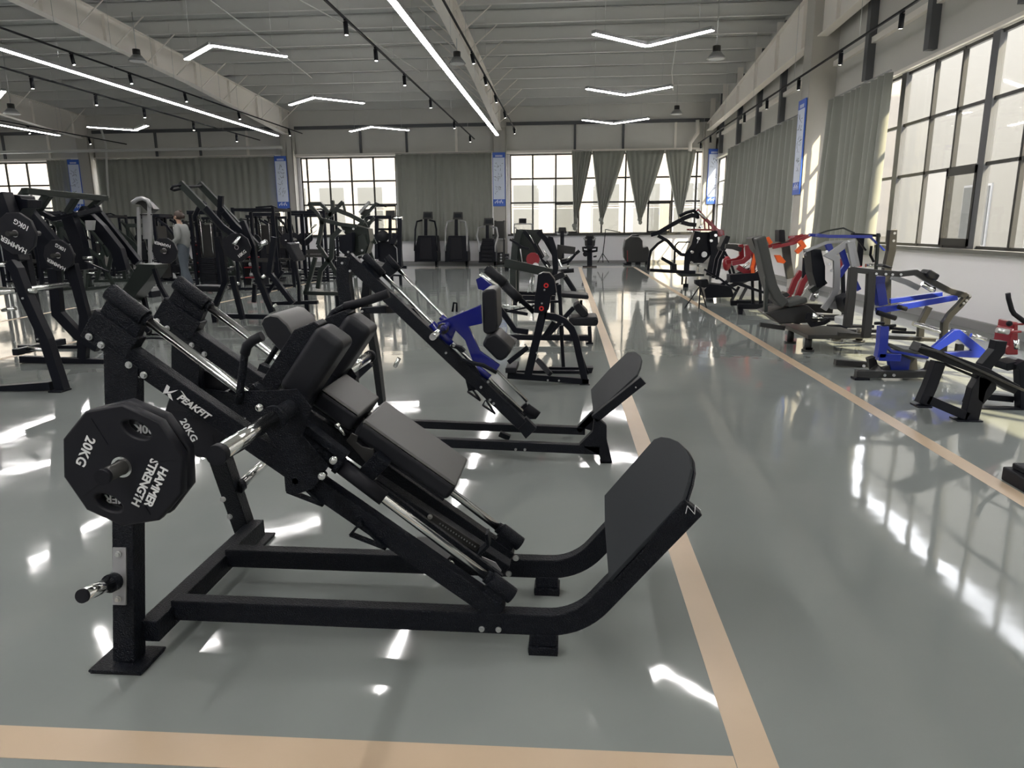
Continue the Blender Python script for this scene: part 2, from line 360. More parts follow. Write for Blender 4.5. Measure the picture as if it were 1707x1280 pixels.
# ---------------------------------------------------------------- windows
WN = [0]
def window_y(xa, xb, Y, z0, z1, pitch, off, rows, opened=()):
    WN[0] += 1
    b = MB(); b.box((xa, Y+0.04, z0), (xb, Y+0.10, z0+0.06)).box((xa, Y+0.04, z1-0.05), (xb, Y+0.10, z1)).box((xa, Y+0.04, z0), (xa+0.05, Y+0.10, z1)).box((xb-0.05, Y+0.04, z0), (xb, Y+0.10, z1))
    w = struct(b.build('window_%d' % WN[0], 'frame'))
    xs = []; x = off
    while x > xa + 0.3: x -= pitch
    while x < xb - 0.1:
        if x > xa + 0.1: xs.append(x)
        x += pitch
    for x in xs: MB().box((x-0.036, Y+0.035, z0), (x+0.036, Y+0.095, z1)).build('mullion', 'frame', w)
    zs = [z0 + (z1-z0)*f for f in rows]
    for z in zs: MB().box((xa, Y+0.04, z-0.036), (xb, Y+0.09, z+0.036)).build('transom', 'frame', w)
    X = [xa] + xs + [xb]; Z = [z0] + zs + [z1]
    for i in range(len(X)-1):
        for j in range(len(Z)-1):
            if j == 0 and any(X[i] < o < X[i+1] for o in opened): continue
            MB().box((X[i]+0.02, Y+0.062, Z[j]+0.02), (X[i+1]-0.02, Y+0.068, Z[j+1]-0.02)).build('pane', 'glass', w)
    for o in opened:      # the sliding sash, slid over its neighbour
        for i in range(len(X)-1):
            if X[i] < o < X[i+1]:
                c = MB(); a0, a1 = X[i+1]-0.03, X[i+1]+pitch*0.95; zz0, zz1 = Z[0]+0.05, Z[1]
                c.box((a0, Y+0.0, zz0), (a0+0.05, Y+0.04, zz1)).box((a1-0.05, Y+0.0, zz0), (a1, Y+0.04, zz1)).box((a0, Y+0.0, zz0), (a1, Y+0.04, zz0+0.07)).box((a0, Y+0.0, zz1-0.10), (a1, Y+0.04, zz1))
                sh = c.build('sash', 'frame', w); MB().box((a0+0.05, Y+0.018, zz0+0.07), (a1-0.05, Y+0.024, zz1-0.1)).build('pane', 'glass', sh)
    return w
rows = (0.40, 0.695)
window_y(*openF[4], YW+0.02, ZS, ZT, 1.035, at(888, 300, YW)[0], (0.40, 0.70), opened=(at(910, 360, YW)[0], at(1060, 360, YW)[0]))
window_y(*openF[3], YW+0.02, ZS, ZT, 1.035, at(549, 300, YW)[0], (0.40, 0.70), opened=(at(610, 345, YW)[0],))
window_y(*openF[2], YW+0.02, ZS, ZT, 1.035, at(163, 300, YW)[0], (0.40, 0.70))
window_y(*openF[1], YW+0.02, ZS, ZT, 1.05, at(46, 300, YW)[0], (0.40, 0.70))
window_y(*openF[0], YW+0.02, ZS, ZT, 1.05, -41, (0.40, 0.70))
def window_x(ya, yb, X, z0, z1, ys, thick, rows, opened=()):
    WN[0] += 1
    b = MB(); b.box((X+0.04, ya, z0), (X+0.10, yb, z0+0.06)).box((X+0.04, ya, z1-0.05), (X+0.10, yb, z1)).box((X+0.04, ya, z0), (X+0.10, ya+0.05, z1)).box((X+0.04, yb-0.05, z0), (X+0.10, yb, z1))
    w = struct(b.build('window_%d' % WN[0], 'frame'))
    ys = sorted(y for y in ys if ya+0.1 < y < yb-0.1)
    for y in ys:
        q = 0.10 if any(abs(y-t) < 0.01 for t in thick) else 0.03
        MB().box((X+0.0 if q > .05 else X+0.03, y-q, z0), (X+0.10, y+q, z1)).build('mullion', 'frame' if q < .05 else 'post', w)
    zs = [z0+(z1-z0)*f for f in rows]
    for z in zs: MB().box((X+0.03, ya, z-0.028), (X+0.09, yb, z+0.028)).build('transom', 'frame', w)
    Yy = [ya]+ys+[yb]; Z = [z0]+zs+[z1]
    for i in range(len(Yy)-1):
        for j in range(len(Z)-1):
            if j == 0 and any(Yy[i] < o < Yy[i+1] for o in opened): continue
            MB().box((X+0.062, Yy[i]+0.02, Z[j]+0.02), (X+0.068, Yy[i+1]-0.02, Z[j+1]-0.02)).build('pane', 'glass', w)
    for o in opened:
        for i in range(len(Yy)-1):
            if Yy[i] < o < Yy[i+1]:
                a1 = Yy[i]+0.03; a0 = a1-0.92; zz0, zz1 = Z[0]+0.05, Z[1]; c = MB()
                c.box((X-0.01, a0, zz0), (X+0.03, a0+0.06, zz1)).box((X-0.01, a1-0.06, zz0), (X+0.03, a1, zz1)).box((X-0.01, a0, zz0), (X+0.03, a1, zz0+0.12)).box((X-0.01, a0, zz1-0.12), (X+0.03, a1, zz1))
                sh = c.build('sash', 'frame', w); MB().box((X+0.008, a0+0.06, zz0+0.12), (X+0.014, a1-0.06, zz1-0.12)).build('pane', 'glass', sh)
    return w
ysR = [18.05, 17.1, 16.1, 15.0, 13.86, 12.95, 12.0, 11.05, 10.1, 9.15, 8.2, 7.25, 6.3, 5.35]
window_x(4.4, 18.4, XW, ZS2, ZT2, ysR, (15.0, 12.0, 9.15, 6.3), (0.405, 0.70), opened=(13.3,))
window_x(19.2, 32.4, XW, ZS2, ZT2, [20.2+0.98*i for i in range(12)], (23.14, 27.06), (0.405, 0.70))
window_x(-8.5, 3.9, XW, ZS2, ZT2, [-7.5+0.95*i for i in range(12)], (-3.7, 0.1), (0.405, 0.70))
for ya, yb in openR: portal((XW+0.3, (ya+yb)/2, (ZS2+ZT2)/2), (0, R90, 0), ZT2-ZS2, yb-ya)
for xa, xb in openF: portal(((xa+xb)/2, YW+0.35, (ZS+ZT)/2), (-R90, 0, 0), xb-xa, ZT-ZS)
# ---------------------------------------------------------------- outside: yard and neighbouring buildings
struct(MB().box((-90, YW+0.5, -0.4), (60, 90, -0.25)).box((XW+0.5, -60, -0.4), (60, YW+0.5, -0.25)).build('ground_yard', 'yard'))
def facade_y(name, label, Y, x0, x1, h, wins):
    t = thing(name, label, 'building', ((x0+x1)/2, Y, -0.25))
    MB().box((x0, Y, -0.25), (x1, Y+6, h)).build('facade', 'facade', t)
    for xa, xb, za, zb in wins:
        f = MB().box((xa-0.06, Y-0.05, za-0.06), (xb+0.06, Y+0.0, zb+0.06)).build('window_frame', 'silver', t)
        MB().box((xa, Y-0.07, za), (xb, Y-0.05, zb)).build('pane', 'facadew', f)
    MB().box((x0, Y-0.25, 0.9), (x1, Y, 1.0)).build('ledge', 'facade', t)
YF = 46.0
wins = []
xc0 = at(877, 330, YF)[0]
for i in range(-22, 7):
    c = xc0 + i*2.5; wins.append((c-0.8, c+0.8, 2.95, 4.2)); wins.append((c-0.8, c+0.8, 1.25, 2.75)); wins.append((c-0.8, c+0.8, 7.4, 9.2))
facade_y('neighbour_building', 'cream building with grey windows seen through the far windows', YF, -70, 20, 11, wins)
t = thing('side_building', 'cream building with white framed windows outside the right windows', 'building', (18, 5, -0.25))
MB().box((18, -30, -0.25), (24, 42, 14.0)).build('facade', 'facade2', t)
for i in range(12):
    c = -20 + i*4.9
    f = MB().box((17.94, c-1.1, 0.6), (18, c+1.1, 3.3)).build('window_frame', 'silver', t); MB().box((17.9, c-1.0, 0.7), (17.94, c+1.0, 3.2)).build('pane', 'facadew', f)
# ---------------------------------------------------------------- curtains
def curtain_sheet(p0, p1, z0, z1, folds, depth, n, seed=0, nx=None, pinch=None, wav=0.0):
    """folded cloth hanging between p0 and p1 (xy); n = direction into the room"""
    rnd = random.Random(seed); nx = nx or folds*8; nz = 10; p0 = V((*p0, 0)); p1 = V((*p1, 0)); n = V((*n, 0)); vs = []
    ph = [rnd.uniform(-0.5, 0.5) for _ in range(folds+2)]; am = [rnd.uniform(0.45, 1.2) for _ in range(folds+2)]
    for j in range(nz+1):
        g = j/nz; z = z1+(z0-z1)*g
        for i in range(nx+1):
            u = i/nx; q = u*folds; k = int(q); a = am[k]+(am[k+1]-am[k])*(q-k); f = ph[k]+(ph[k+1]-ph[k])*(q-k)
            uu = u
            if pinch: c, w = pinch; uu = c + (u-c)*(1-(1-w)*(g**1.15))
            d = a*depth*(0.55+0.6*g)*(0.5+0.5*math.sin(2*math.pi*(q+f*0.6)+wav*g))
            vs.append(p0+(p1-p0)*uu+n*(d+0.01)+V((0,0,z)))
    fs = [(j*(nx+1)+i, j*(nx+1)+i+1, (j+1)*(nx+1)+i+1, (j+1)*(nx+1)+i) for j in range(nz) for i in range(nx)]
    b = MB(); b.add(vs, fs, True); return b
def curtain(label, p0, p1, z0, z1, folds, depth, n, seed, rod=True, **k):
    c = V(((p0[0]+p1[0])/2, (p0[1]+p1[1])/2, z1)); t = thing('curtain', label, 'curtain', tuple(c))
    o = curtain_sheet(p0, p1, z0, z1, folds, depth, n, seed, **k).build('cloth', 'curtain', t)
    sm = o.modifiers.new('thick', 'SOLIDIFY'); sm.thickness = 0.008
    if rod:
        q = V((*n, 0))*0.06; MB().tube([V((*p0, z1+0.03))+q, V((*p1, z1+0.03))+q], 0.018, 8).build('rod', 'silver', t)
    return t
def fx(px, Y=YW-0.2): return at(px, 300, Y)[0]
yc = YW-0.22
curtain('plain grey-green curtain behind the treadmills, left panel', (fx(661), yc), (fx(762), yc), 1.05, 4.86, 9, 0.13, (0,-1), 1)
curtain('plain grey-green curtain behind the treadmills, right panel', (fx(759), yc), (fx(820), yc), 1.05, 4.86, 6, 0.10, (0,-1), 2)
curtain('wide grey-green curtain behind the person, left panel', (fx(166), yc), (fx(340), yc), 0.9, 4.86, 14, 0.15, (0,-1), 3)
curtain('wide grey-green curtain behind the person, right panel', (fx(336), yc), (fx(462), yc), 0.9, 4.86, 9, 0.13, (0,-1), 4)
curtain('narrow curtain left of the leftmost banner', (fx(84), yc), (fx(124), yc), 0.9, 4.86, 5, 0.14, (0,-1), 5)
tied = [(953, 1.0, 986, 958), (987, 0, 1041, 1003), (1042, 0, 1106, 1068), (1107, 0, 1158, 1136)]
for k, (a, _, b_, tip) in enumerate(tied):
    xa, xb, xt = fx(a), fx(b_), fx(tip); c = (xt-xa)/(xb-xa); c = max(0.02, min(0.98, c))
    zt = 1.95 + (0.0 if k else -0.25)
    t = curtain('grey curtain tied to a point over the far window, %s from the left' % ORD[k], (xa, yc), (xb, yc), zt, 4.86, 6, 0.12, (0,-1), 10+k, pinch=(c, 0.10), rod=(k == 0))
    MB().ball((xt, yc-0.08, zt-0.02), 0.11, 10, 6, (1, .7, 1)).ball((xt+0.03, yc-0.08, zt-0.16), 0.09, 10, 6, (1, .6, 1.1)).build('knot', 'curtain', t)
xc = XW-0.30
curtain('grey-green curtain on the right wall beside the large bright window', (xc, 14.75), (xc, 18.0), 1.02, 4.40, 9, 0.26, (-1,0), 21, wav=0.6)
curtain('grey-green curtain on the right wall beyond the wall column', (xc, 19.75), (xc, 28.8), 1.0, 4.42, 17, 0.28, (-1,0), 22, wav=0.8)
# ---------------------------------------------------------------- banners with calligraphy strokes
def banner(label, c, u, n, seed, w=0.56, z0=2.55, z1=4.85):
    c = V(c); u = V(u); n = V(n); t = thing('banner', label, 'banner', tuple(c)); rnd = random.Random(seed)
    def q(a0, a1, za, zb, d, th): 
        p = c+n*d; return [p+u*a0+V((0,0,za)), p+u*a1+V((0,0,za)), p+u*a1+V((0,0,zb)), p+u*a0+V((0,0,zb))], n*th
    b = MB(); pl, v = q(-w/2, w/2, z0, z1, 0.0, 0.03); b.prism(pl, v); b.build('board', 'bannerblue', t)
    b = MB(); pl, v = q(-w/2+0.025, w/2-0.025, z0+0.30, z1-0.22, 0.03, 0.004); b.prism(pl, v); b.build('white_field', 'bannerwhite', t)
    b = MB()
    for g, zc in enumerate((0.80, 0.50, 0.20)):
        zc = z0+0.36+(z1-z0-0.63)*zc
        for _ in range(11):
            a = rnd.uniform(-0.15, 0.13); z = zc+rnd.uniform(-0.17, 0.17); an = rnd.uniform(0, math.pi); L = rnd.uniform(0.04, 0.15)
            d = u*math.cos(an)+V((0,0,math.sin(an))); p = c+n*0.036+u*a+V((0,0,z)); e = n.cross(d).normalized()*0.008
            b.prism([p-e, p+d*L-e*0.5, p+d*L+e*0.5, p+e], n*0.002)
    b.build('calligraphy', 'ink', t)['kind'] = 'stuff'
    b = MB()
    for k in range(5):
        a = -0.15+0.065*k; pl, v = q(a, a+0.045, z1-0.19, z1-0.11, 0.03, 0.003); b.prism(pl, v)
    for k in range(7):
        a = -0.2+0.055*k; pl, v = q(a, a+0.035, z0+0.12+0.05*(k%2), z0+0.20+0.04*(k%3), 0.03, 0.003); b.prism(pl, v)
    b.build('lettering', 'bannerwhite', t)['kind'] = 'stuff'
    return t
banner('blue and white banner on the column between treadmills and bright window', (fx(833), YW-0.49, 0), (1,0,0), (0,-1,0), 1)
banner('blue and white banner on the column in the far right corner', (fx(1187), YW-0.49, 0), (1,0,0), (0,-1,0), 2, w=0.52)
banner('blue and white banner on the column right of the wide curtain', (fx(474), YW-0.49, 0), (1,0,0), (0,-1,0), 3)
banner('blue and white banner on the leftmost visible column', (fx(133), YW-0.49, 0), (1,0,0), (0,-1,0), 4)
banner('blue and white banner on the side of the right wall column', (XW-0.635, 19.0, 0), (0,-1,0), (-1,0,0), 5, w=0.56, z0=2.36, z1=4.62)
# ---------------------------------------------------------------- ceiling lights
def strip(label, x, y0, y1, z=5.0):
    t = thing('strip_light', label, 'ceiling light', (x, (y0+y1)/2, z))
    MB().box((x-0.06, y0, z), (x+0.06, y1, z+0.07)).build('housing', 'silver', t)
    MB().box((x-0.055, y0+0.01, z-0.012), (x+0.055, y1-0.01, z)).build('diffuser', 'emit', t)
    y = y0+0.6
    while y < y1: MB().tube([(x, y, z+0.07), (x, y, zp(y))], 0.004, 5).build('cable', 'steel', t); y += 4.2
strip('long bright strip light running up the middle of the ceiling', -2.72, 8.2, 27.8)
strip('long bright strip light over the left part of the hall', -10.8, 12.4, 26.8)
strip('strip light farthest left, short bit in view by the corner', -18.45, 12.4, 25.6)
def chevron(label, x, y, side, z=5.0, L=1.17, ang=None, gx=0):
    """two arms meeting at an apex; side=-1 apex towards the camera"""
    t = thing('chevron_light', label, 'ceiling light', (x, y, z), 'V-shaped pendant lights')
    h = MB(); e = MB(); a = V((x, y, z))
    dirs = gx if gx else ((-0.9, -side*0.88), (0.9, -side*0.88))
    for dx, dy in dirs:
        d = V((dx, dy, 0)); L_ = d.length*1.17; d.normalize(); n = V((-d.y, d.x, 0))*0.055
        pts = [a-n, a+d*L_-n, a+d*L_+n, a+n]
        h.prism([p+V((0,0,0.001)) for p in pts], (0,0,0.06)); n2 = n*0.9; e.prism([a-n2+V((0,0,-0.01)), a+d*(L_-0.01)-n2+V((0,0,-0.01)), a+d*(L_-0.01)+n2+V((0,0,-0.01)), a+n2+V((0,0,-0.01))], (0,0,0.011))
        p = a+d*L_*0.8; MB().tube([p+V((0,0,0.06)), (p.x, p.y, zp(p.y)+0.40)], 0.004, 5).build('cable', 'steel', t)
    h.build('housing', 'silver', t); e.build('diffuser', 'emit', t)
    return t
for k, y in enumerate((25.4, 20.1, 14.9)):
    chevron('V-shaped pendant light over the right aisle, %s from the far wall' % ORD[k], 1.46, y, 1)
for k, y in enumerate((25.6, 20.0, 14.5)):
    chevron('V-shaped pendant light left of the central strip, %s from the far wall' % ORD[k], -6.75, y-0.6, -1)
for k, y in enumerate((24.7, 18.6)):
    chevron('bent pendant light between the two left strips, %s from the far wall' % ORD[k], -15.0, y, 1)
strip('unseen strip light added behind the camera to brighten the right half', -2.72, -8.0, 4.5)  # unseen extra strips, added behind the camera to brighten the hall
strip('unseen strip light added behind the camera to brighten the left half', -10.8, -8.0, 4.5)
for k, y in enumerate((9.7, 4.5, -0.7)):
    chevron('V-shaped pendant light over the right aisle near or behind the camera, outside the picture, %s' % ORD[k], 1.46, y, 1)
    chevron('V-shaped pendant light over the left machines near or behind the camera, outside the picture, %s' % ORD[k], -6.75, y-0.6, -1)
# tracks with spotlights
def spot_proto(label, p, tilt):
    t = thing('spotlight', label, 'spotlight', tuple(p))
    d = V((tilt[0], tilt[1], -1)).normalized(); p = V(p)
    MB().box(p+V((-0.02,-0.05,-0.02)), p+V((0.02,0.05,0.02))).build('bracket', 'rubber', t)
    q = p+V((0,0,-0.03)); MB().tube([q, q+d*0.22], 0.042, 10).build('body', 'rubber', t)
    MB().tube([q+d*0.22, q+d*0.224], 0.028, 10).build('lens', 'spot', t)
    return t
def track(label, word, x, z, y0, y1, ys, tilt=(0.25, 0.1)):
    t = thing('track_rail', label, 'light track', (x, (y0+y1)/2, z))
    MB().box((x-0.018, y0, z-0.015), (x+0.018, y1, z+0.02)).build('rail', 'rubber', t)
    y = y0+1
    while y < y1: MB().tube([(x, y, z), (x, y, zp(y))], 0.005, 5).build('hanger', 'steel', t); y += 4
    first = None
    for k, yy in enumerate(ys):
        lb = 'black spotlight on the %s, %s from the far end' % (word, ORD[k])
        if first is None: first = spot_proto(lb, (x, yy, z-0.02), tilt)
        else:
            c = copy_tree(first); c.location = (x, yy, z-0.02); c['label'] = lb
        (first if k == 0 else c)['group'] = 'spotlights on the ' + word
track('thin black light track left of the central strip', 'track left of the central strip', -4.0, 5.25, 8, 31, (29.6, 25.6, 21.3, 18.0, 15.4, 13.4), (0.05, -0.05))
track('thin black light track right of the central strip', 'track beside the middle ceiling beam', -2.35, 5.7, 8, 32, (31, 26.6, 23.4, 20.6, 18.0), (0.2, 0.1))
track('thin black light track above the right windows', 'track above the right windows', 5.45, 5.05, 6, 32.2, (31.6, 29.5, 24.0, 21.4, 18.6, 15.9, 13.2), (0.1, 0.3))
track('thin black light track beside the left strip', 'track above the left strip', -11.4, 5.6, 8, 31, (29.5, 25.0, 21.5, 18.8, 16.6), (0.2, -0.05))
track('thin black light track on the left side of the left strip', 'track below the left strip', -12.0, 5.0, 8, 28, (26, 23, 20.3, 18.2, 16.0), (0.0, 0.0))
track('thin black light track near the farthest left strip', 'track beside the farthest left strip', -19.3, 5.3, 10, 31, (28.5, 25.2), (0.2, 0.0))
def highbay(label, px, py, Y):
    p = at(px, py, Y); t = thing('high_bay_lamp', label, 'ceiling lamp', tuple(p), 'switched-off round high bay lamps')
    MB().tube([p+V((0,0,0.30)), p+V((0,0,0.16))], 0.10, 12).build('driver', 'graphite', t)
    MB().tube([p+V((0,0,0.16)), p+V((0,0,0.08)), p], 0.11, 16, 0.24).build('shade', 'silver', t)
    MB().tube([p+V((0,0,-0.004)), p+V((0,0,-0.012))], 0.20, 16).build('glass_cover', 'white', t)
    MB().tube([p+V((0,0,0.3)), (p.x, p.y, zp(p.y))], 0.012, 6).build('stem', 'steel', t)
highbay('round high bay lamp nearer to the right wall beam', 1194, 98, 19.5)
highbay('round high bay lamp above the far V-shaped light on the right', 1128, 190, 29)
highbay('round high bay lamp tucked behind the middle ceiling beam', 762, 106, 20.5)
highbay('round high bay lamp above the left strip light', 229, 102, 20.0)
highbay('round high bay lamp at the far left edge of the ceiling', 20, 190, 22)
# pipes
t = thing('drain_pipe', 'pale downpipe with a bend beside the far right column', 'pipe', (fx(1160), YW-0.1, 5.5))
MB().tube([at(1163,200,YW-0.30), at(1163,222,YW-0.30), at(1151,238,YW-0.30), at(1150,252,YW-0.30)], 0.085, 10).build('pipe', 'beam', t)
t = thing('air_duct', 'horizontal pale pipe along the left far wall', 'pipe', (-20, YW-0.4, 5.2))
MB().tube([(-40, YW-0.55, 5.22), (-12.9, YW-0.55, 5.22)], 0.07, 10).build('pipe', 'purlin', t)
t = thing('wall_pipe', 'thin grey conduit hanging on the wide curtain by the banner', 'pipe', (fx(176), YW-0.4, 3))
MB().tube([at(165, 205, YW-0.5), at(172, 226, YW-0.5), at(176, 240, YW-0.5), at(181, 330, YW-0.5)], 0.05, 8).build('pipe', 'purlin', t)
for i, (a, b_, c) in enumerate((((350,0,16),(455,78,19),(520,130,24)), ((500,0,16),(610,60,20),(700,120,27)), ((1130,50,18),(1120,120,22),(1122,150,24)))):
    t = thing('conduit', ('thin pale conduit running slanted under the left purlins','thin pale conduit running slanted above the central bay','thin sagging cable under the right purlins')[i], 'cable', tuple(at(*b_[:2], b_[2])))
    MB().tube([at(a[0],a[1],a[2]), at(b_[0],b_[1],b_[2]), at(c[0],c[1],c[2])], 0.014, 6).build('cable', 'purlin', t)
#@@HERO
# ---------------------------------------------------------------- hack squat machine in the foreground
H0 = V((-1.733, 0, 1.268)); HU = V((0.8087, 0, -0.5883)); HN = V((0.5883, 0, 0.8087)); EY = V((0,1,0))
def sn(s, n, Y): return H0 + HU*s + HN*n + EY*Y
def bolt(p, axis, parent, r=0.0078, name='bolt'):
    a = V(axis).normalized(); p = V(p); b = MB().tube([p, p+a*0.004], r*1.5, 12).tube([p+a*0.004, p+a*0.012], r, 6)
    return b.build(name, 'steel', parent)
def arc(c, r, a0, a1, Y, k=8):
    return [V((c[0]+r*math.sin(math.radians(a0+(a1-a0)*i/k)), Y, c[1]-r*math.cos(math.radians(a0+(a1-a0)*i/k)))) for i in range(k+1)]
hk = thing('hack_squat_machine', 'large black plate-loaded hack squat machine with slanted rails in the foreground', 'gym machine', (-0.9, 2.7, 0))
NY = (0, -1, 0)
MB().sweep([(-1.655,2.285,0.012), (-1.655,2.49,1.06)], (1,0,0), 0.085, 0.075).build('leg', 'black', hk, 0.004)
MB().sweep([(-1.655,3.32,0.012), (-1.655,2.92,1.04)], (1,0,0), 0.085, 0.075).build('leg', 'black', hk, 0.004)
for yy in (2.28, 3.34):
    f = MB().box((-1.76, yy-0.085, 0.006), (-1.555, yy+0.085, 0.017)).build('foot_plate', 'black', hk, 0.004)
    MB().box((-1.755, yy-0.08, 0), (-1.56, yy+0.08, 0.006)).build('rubber_pad', 'rubber', f)
MB().sweep([(-1.588,2.32,0.105), (-1.588,3.29,0.105)], (1,0,0), 0.075, 0.085).build('cross_beam', 'black', hk, 0.004)
for Y in (2.462, 2.915):
    pts = [V((-1.56,Y,0.130)), V((-0.10,Y,0.122))] + arc((-0.07, 0.375), 0.253, 4, 50.5, Y) + [V((0.455,Y,0.612))]
    MB().sweep(pts, EY, 0.062, 0.086).build('base_rail', 'black', hk, 0.005)
    b = MB().box((-0.135, Y-0.035, 0.035), (-0.035, Y+0.04, 0.085)).box((-0.142, Y-0.045, 0.008), (-0.028, Y+0.05, 0.036))
    ft = b.build('rail_foot', 'black', hk, 0.004); MB().box((-0.14, Y-0.04, 0), (-0.03, Y+0.045, 0.008)).build('rubber_pad', 'rubber', ft)
    MB().sweep([sn(-0.008, -0.024, Y), sn(1.85, -0.024, Y)], EY, 0.060, 0.076).build('slanted_rail', 'black', hk, 0.005)
    MB().sweep([sn(-0.014, 0, Y), sn(0.17, 0, Y)], EY, 0.066, 0.120).build('rail_end_block', 'black', hk, 0.004)
    # guide rod with its two holders
    g0, g1 = sn(0.10, 0.132, Y), sn(1.80, 0.058, Y)
    MB().tube([g0, g1], 0.0175, 20).build('guide_rod', 'chrome', hk)
    d = (g1-g0).normalized()
    MB().tube([g0-d*0.115, g0+d*0.045], 0.033, 20).tube([g0+d*0.045, g0+d*0.062], 0.024, 16).prism([sn(0.0,0.055,Y-0.02), sn(0.16,0.055,Y-0.02), sn(0.15,0.14,Y-0.02), sn(0.0,0.14,Y-0.02)], (0,0.04,0)).build('rod_holder', 'black', hk, 0.003)
    MB().tube([g1-d*0.06, g1+d*0.05], 0.033, 20).tube([g1-d*0.08, g1-d*0.06], 0.025, 16).prism([sn(1.745,-0.03,Y-0.026), sn(1.838,-0.045,Y-0.026), sn(1.828,0.05,Y-0.026), sn(1.745,0.06,Y-0.026)], (0,0.052,0)).build('rod_holder', 'black', hk, 0.003)
    # gusset plate that joins leg and rail, with bolts
    MB().prism([V((-1.72, Y-0.036, 0.93)), V((-1.60, Y-0.036, 0.93)), V((-1.57, Y-0.036, 1.11)), V((-1.69, Y-0.036, 1.20))], (0,0.005,0)).build('gusset', 'black', hk)
for i, (px, py) in enumerate(((149,561),(169,575),(215,608),(240,625))): bolt(at(px,py,2.427), NY, hk, 0.0088)
for px, py in ((262,535),(279,547),(320,575),(341,590)): bolt(at(px,py,2.88), NY, hk)
for px, py in ((803,1048),(831,1049)): bolt(at(px,py,2.43), NY, hk)
for px, py in ((848,956),(860,930)): bolt(at(px,py,2.883), NY, hk, 0.009)
for px, py in ((372,832),(383,861)): bolt(at(px,py,3.02), NY, hk, 0.009)
# foot plate on the bent end
pn = V((0.766,0,-0.643)); pp = V((0.150,2.45,0.300))
def onplane(px, py, p, n):
    c = ((px-CX)/F, -(py-CY)/F, 1.0); r = V([sum(AX[i][j]*c[j] for j in range(3)) for i in range(3)]); o = V((0,0,EYE))
    return o + r*((V(p)-o).dot(n)/r.dot(n))
fpp = [onplane(x,y,pp,pn) for x,y in ((1019,970),(1142,838),(1152,806),(1156,785),(1154,766),(1146,751),(1134,739),(1120,733),(1106,731),(1094,735),(1011,829),(1012,880))]
MB().prism(fpp, -pn*0.014).build('footplate', 'footplate', hk, 0.003)
MB().prism([p+pn*0.004 for p in fpp], pn*0.010).build('footplate_backing', 'black', hk, 0.002)
lg = MB(); 
for a, b_ in (((1143,856),(1146,843)),((1146,843),(1158,857)),((1158,857),(1159,842)),((1159,842),(1168,850))):
    lg.sweep([at(*a,2.430), at(*b_,2.430)], EY, 0.002, 0.0022)
lg = lg.build('zigzag_mark', 'white', hk)
# carriage
MB().tube([(-1.0,2.25,0.972),(-1.0,3.03,0.972)], 0.031, 20).build('carriage_axle', 'black', hk)
for y0, y1 in ((1.875, 2.26), (3.02, 3.45)):
    h = MB().tube([(-1.0,y0,0.972),(-1.0,y1,0.972)], 0.0255, 24).build('weight_horn', 'chrome', hk)
    ye = y0 if y0 < 2 else y1; s = -1 if y0 < 2 else 1
    MB().tube([(-1.0,ye-0.01*s,0.972),(-1.0,ye+0.012*s,0.972),(-1.0,ye+0.02*s,0.972)], 0.030, 20).build('end_cap', 'rubber', h)
    yc_ = y1 if y0 < 2 else y0
    MB().tube([(-1.0,yc_-0.008,0.972),(-1.0,yc_+0.014,0.972)], 0.044, 24).build('collar', 'black', h)
for Y in (2.405, 2.965):
    side = [sn(0.60,0.06,Y), sn(0.585,0.135,Y), sn(0.66,0.19,Y), sn(0.75,0.265,Y), sn(0.83,0.24,Y), sn(0.86,0.13,Y), sn(1.00,0.09,Y), sn(1.00,-0.02,Y), sn(0.955,-0.085,Y), sn(0.92,-0.09,Y), sn(0.84,0.02,Y), sn(0.74,0.06,Y)]
    MB().prism(side, (0,0.010,0)).build('carriage_side_plate', 'black', hk, 0.002)
for Y in (2.462, 2.915):
    g0, g1 = sn(0.10, 0.132, Y), sn(1.80, 0.058, Y); d = (g1-g0).normalized(); L = (g1-g0).length
    q = lambda t: g0+d*(t-0.10)
    MB().tube([q(0.62), q(1.03)], 0.030, 20).build('slide_sleeve', 'black', hk)
    MB().tube([q(1.03), q(1.235)], 0.0285, 20).build('rubber_stop', 'rubber', hk)
    MB().tube([q(1.015), q(1.035)], 0.036, 20).build('collar', 'black', hk)
    MB().sweep([q(0.60)+HN*0.045, q(1.03)+HN*0.045], EY, 0.05, 0.03).build('carriage_bar', 'black', hk, 0.003)
for px, py in ((433,679),(556,767),(537,793)):
    p = at(px,py,2.39); MB().tube([p+V((0,0.02,0)), p+V((0,-0.008,0))], 0.0135, 16).ball(p+V((0,-0.006,0)), 0.0125, 12, 6, (1,.5,1)).build('roller_bolt', 'chrome', hk)
# safety hooks under the near and far rail
for Y in (2.425, 2.955):
    for s0 in (0.93, 1.215):
        b = MB(); A, B_, C = sn(s0,-0.035,Y), sn(s0-0.005,-0.095,Y), sn(s0+0.135,-0.058,Y)
        for u_, v_ in ((A,B_),(B_,C),(A,C)): b.sweep([u_, v_], EY, 0.026, 0.009)
        b.tube([A+V((0,0.02,0)), A+V((0,-0.02,0))], 0.012, 10).build('safety_hook', 'black', hk)
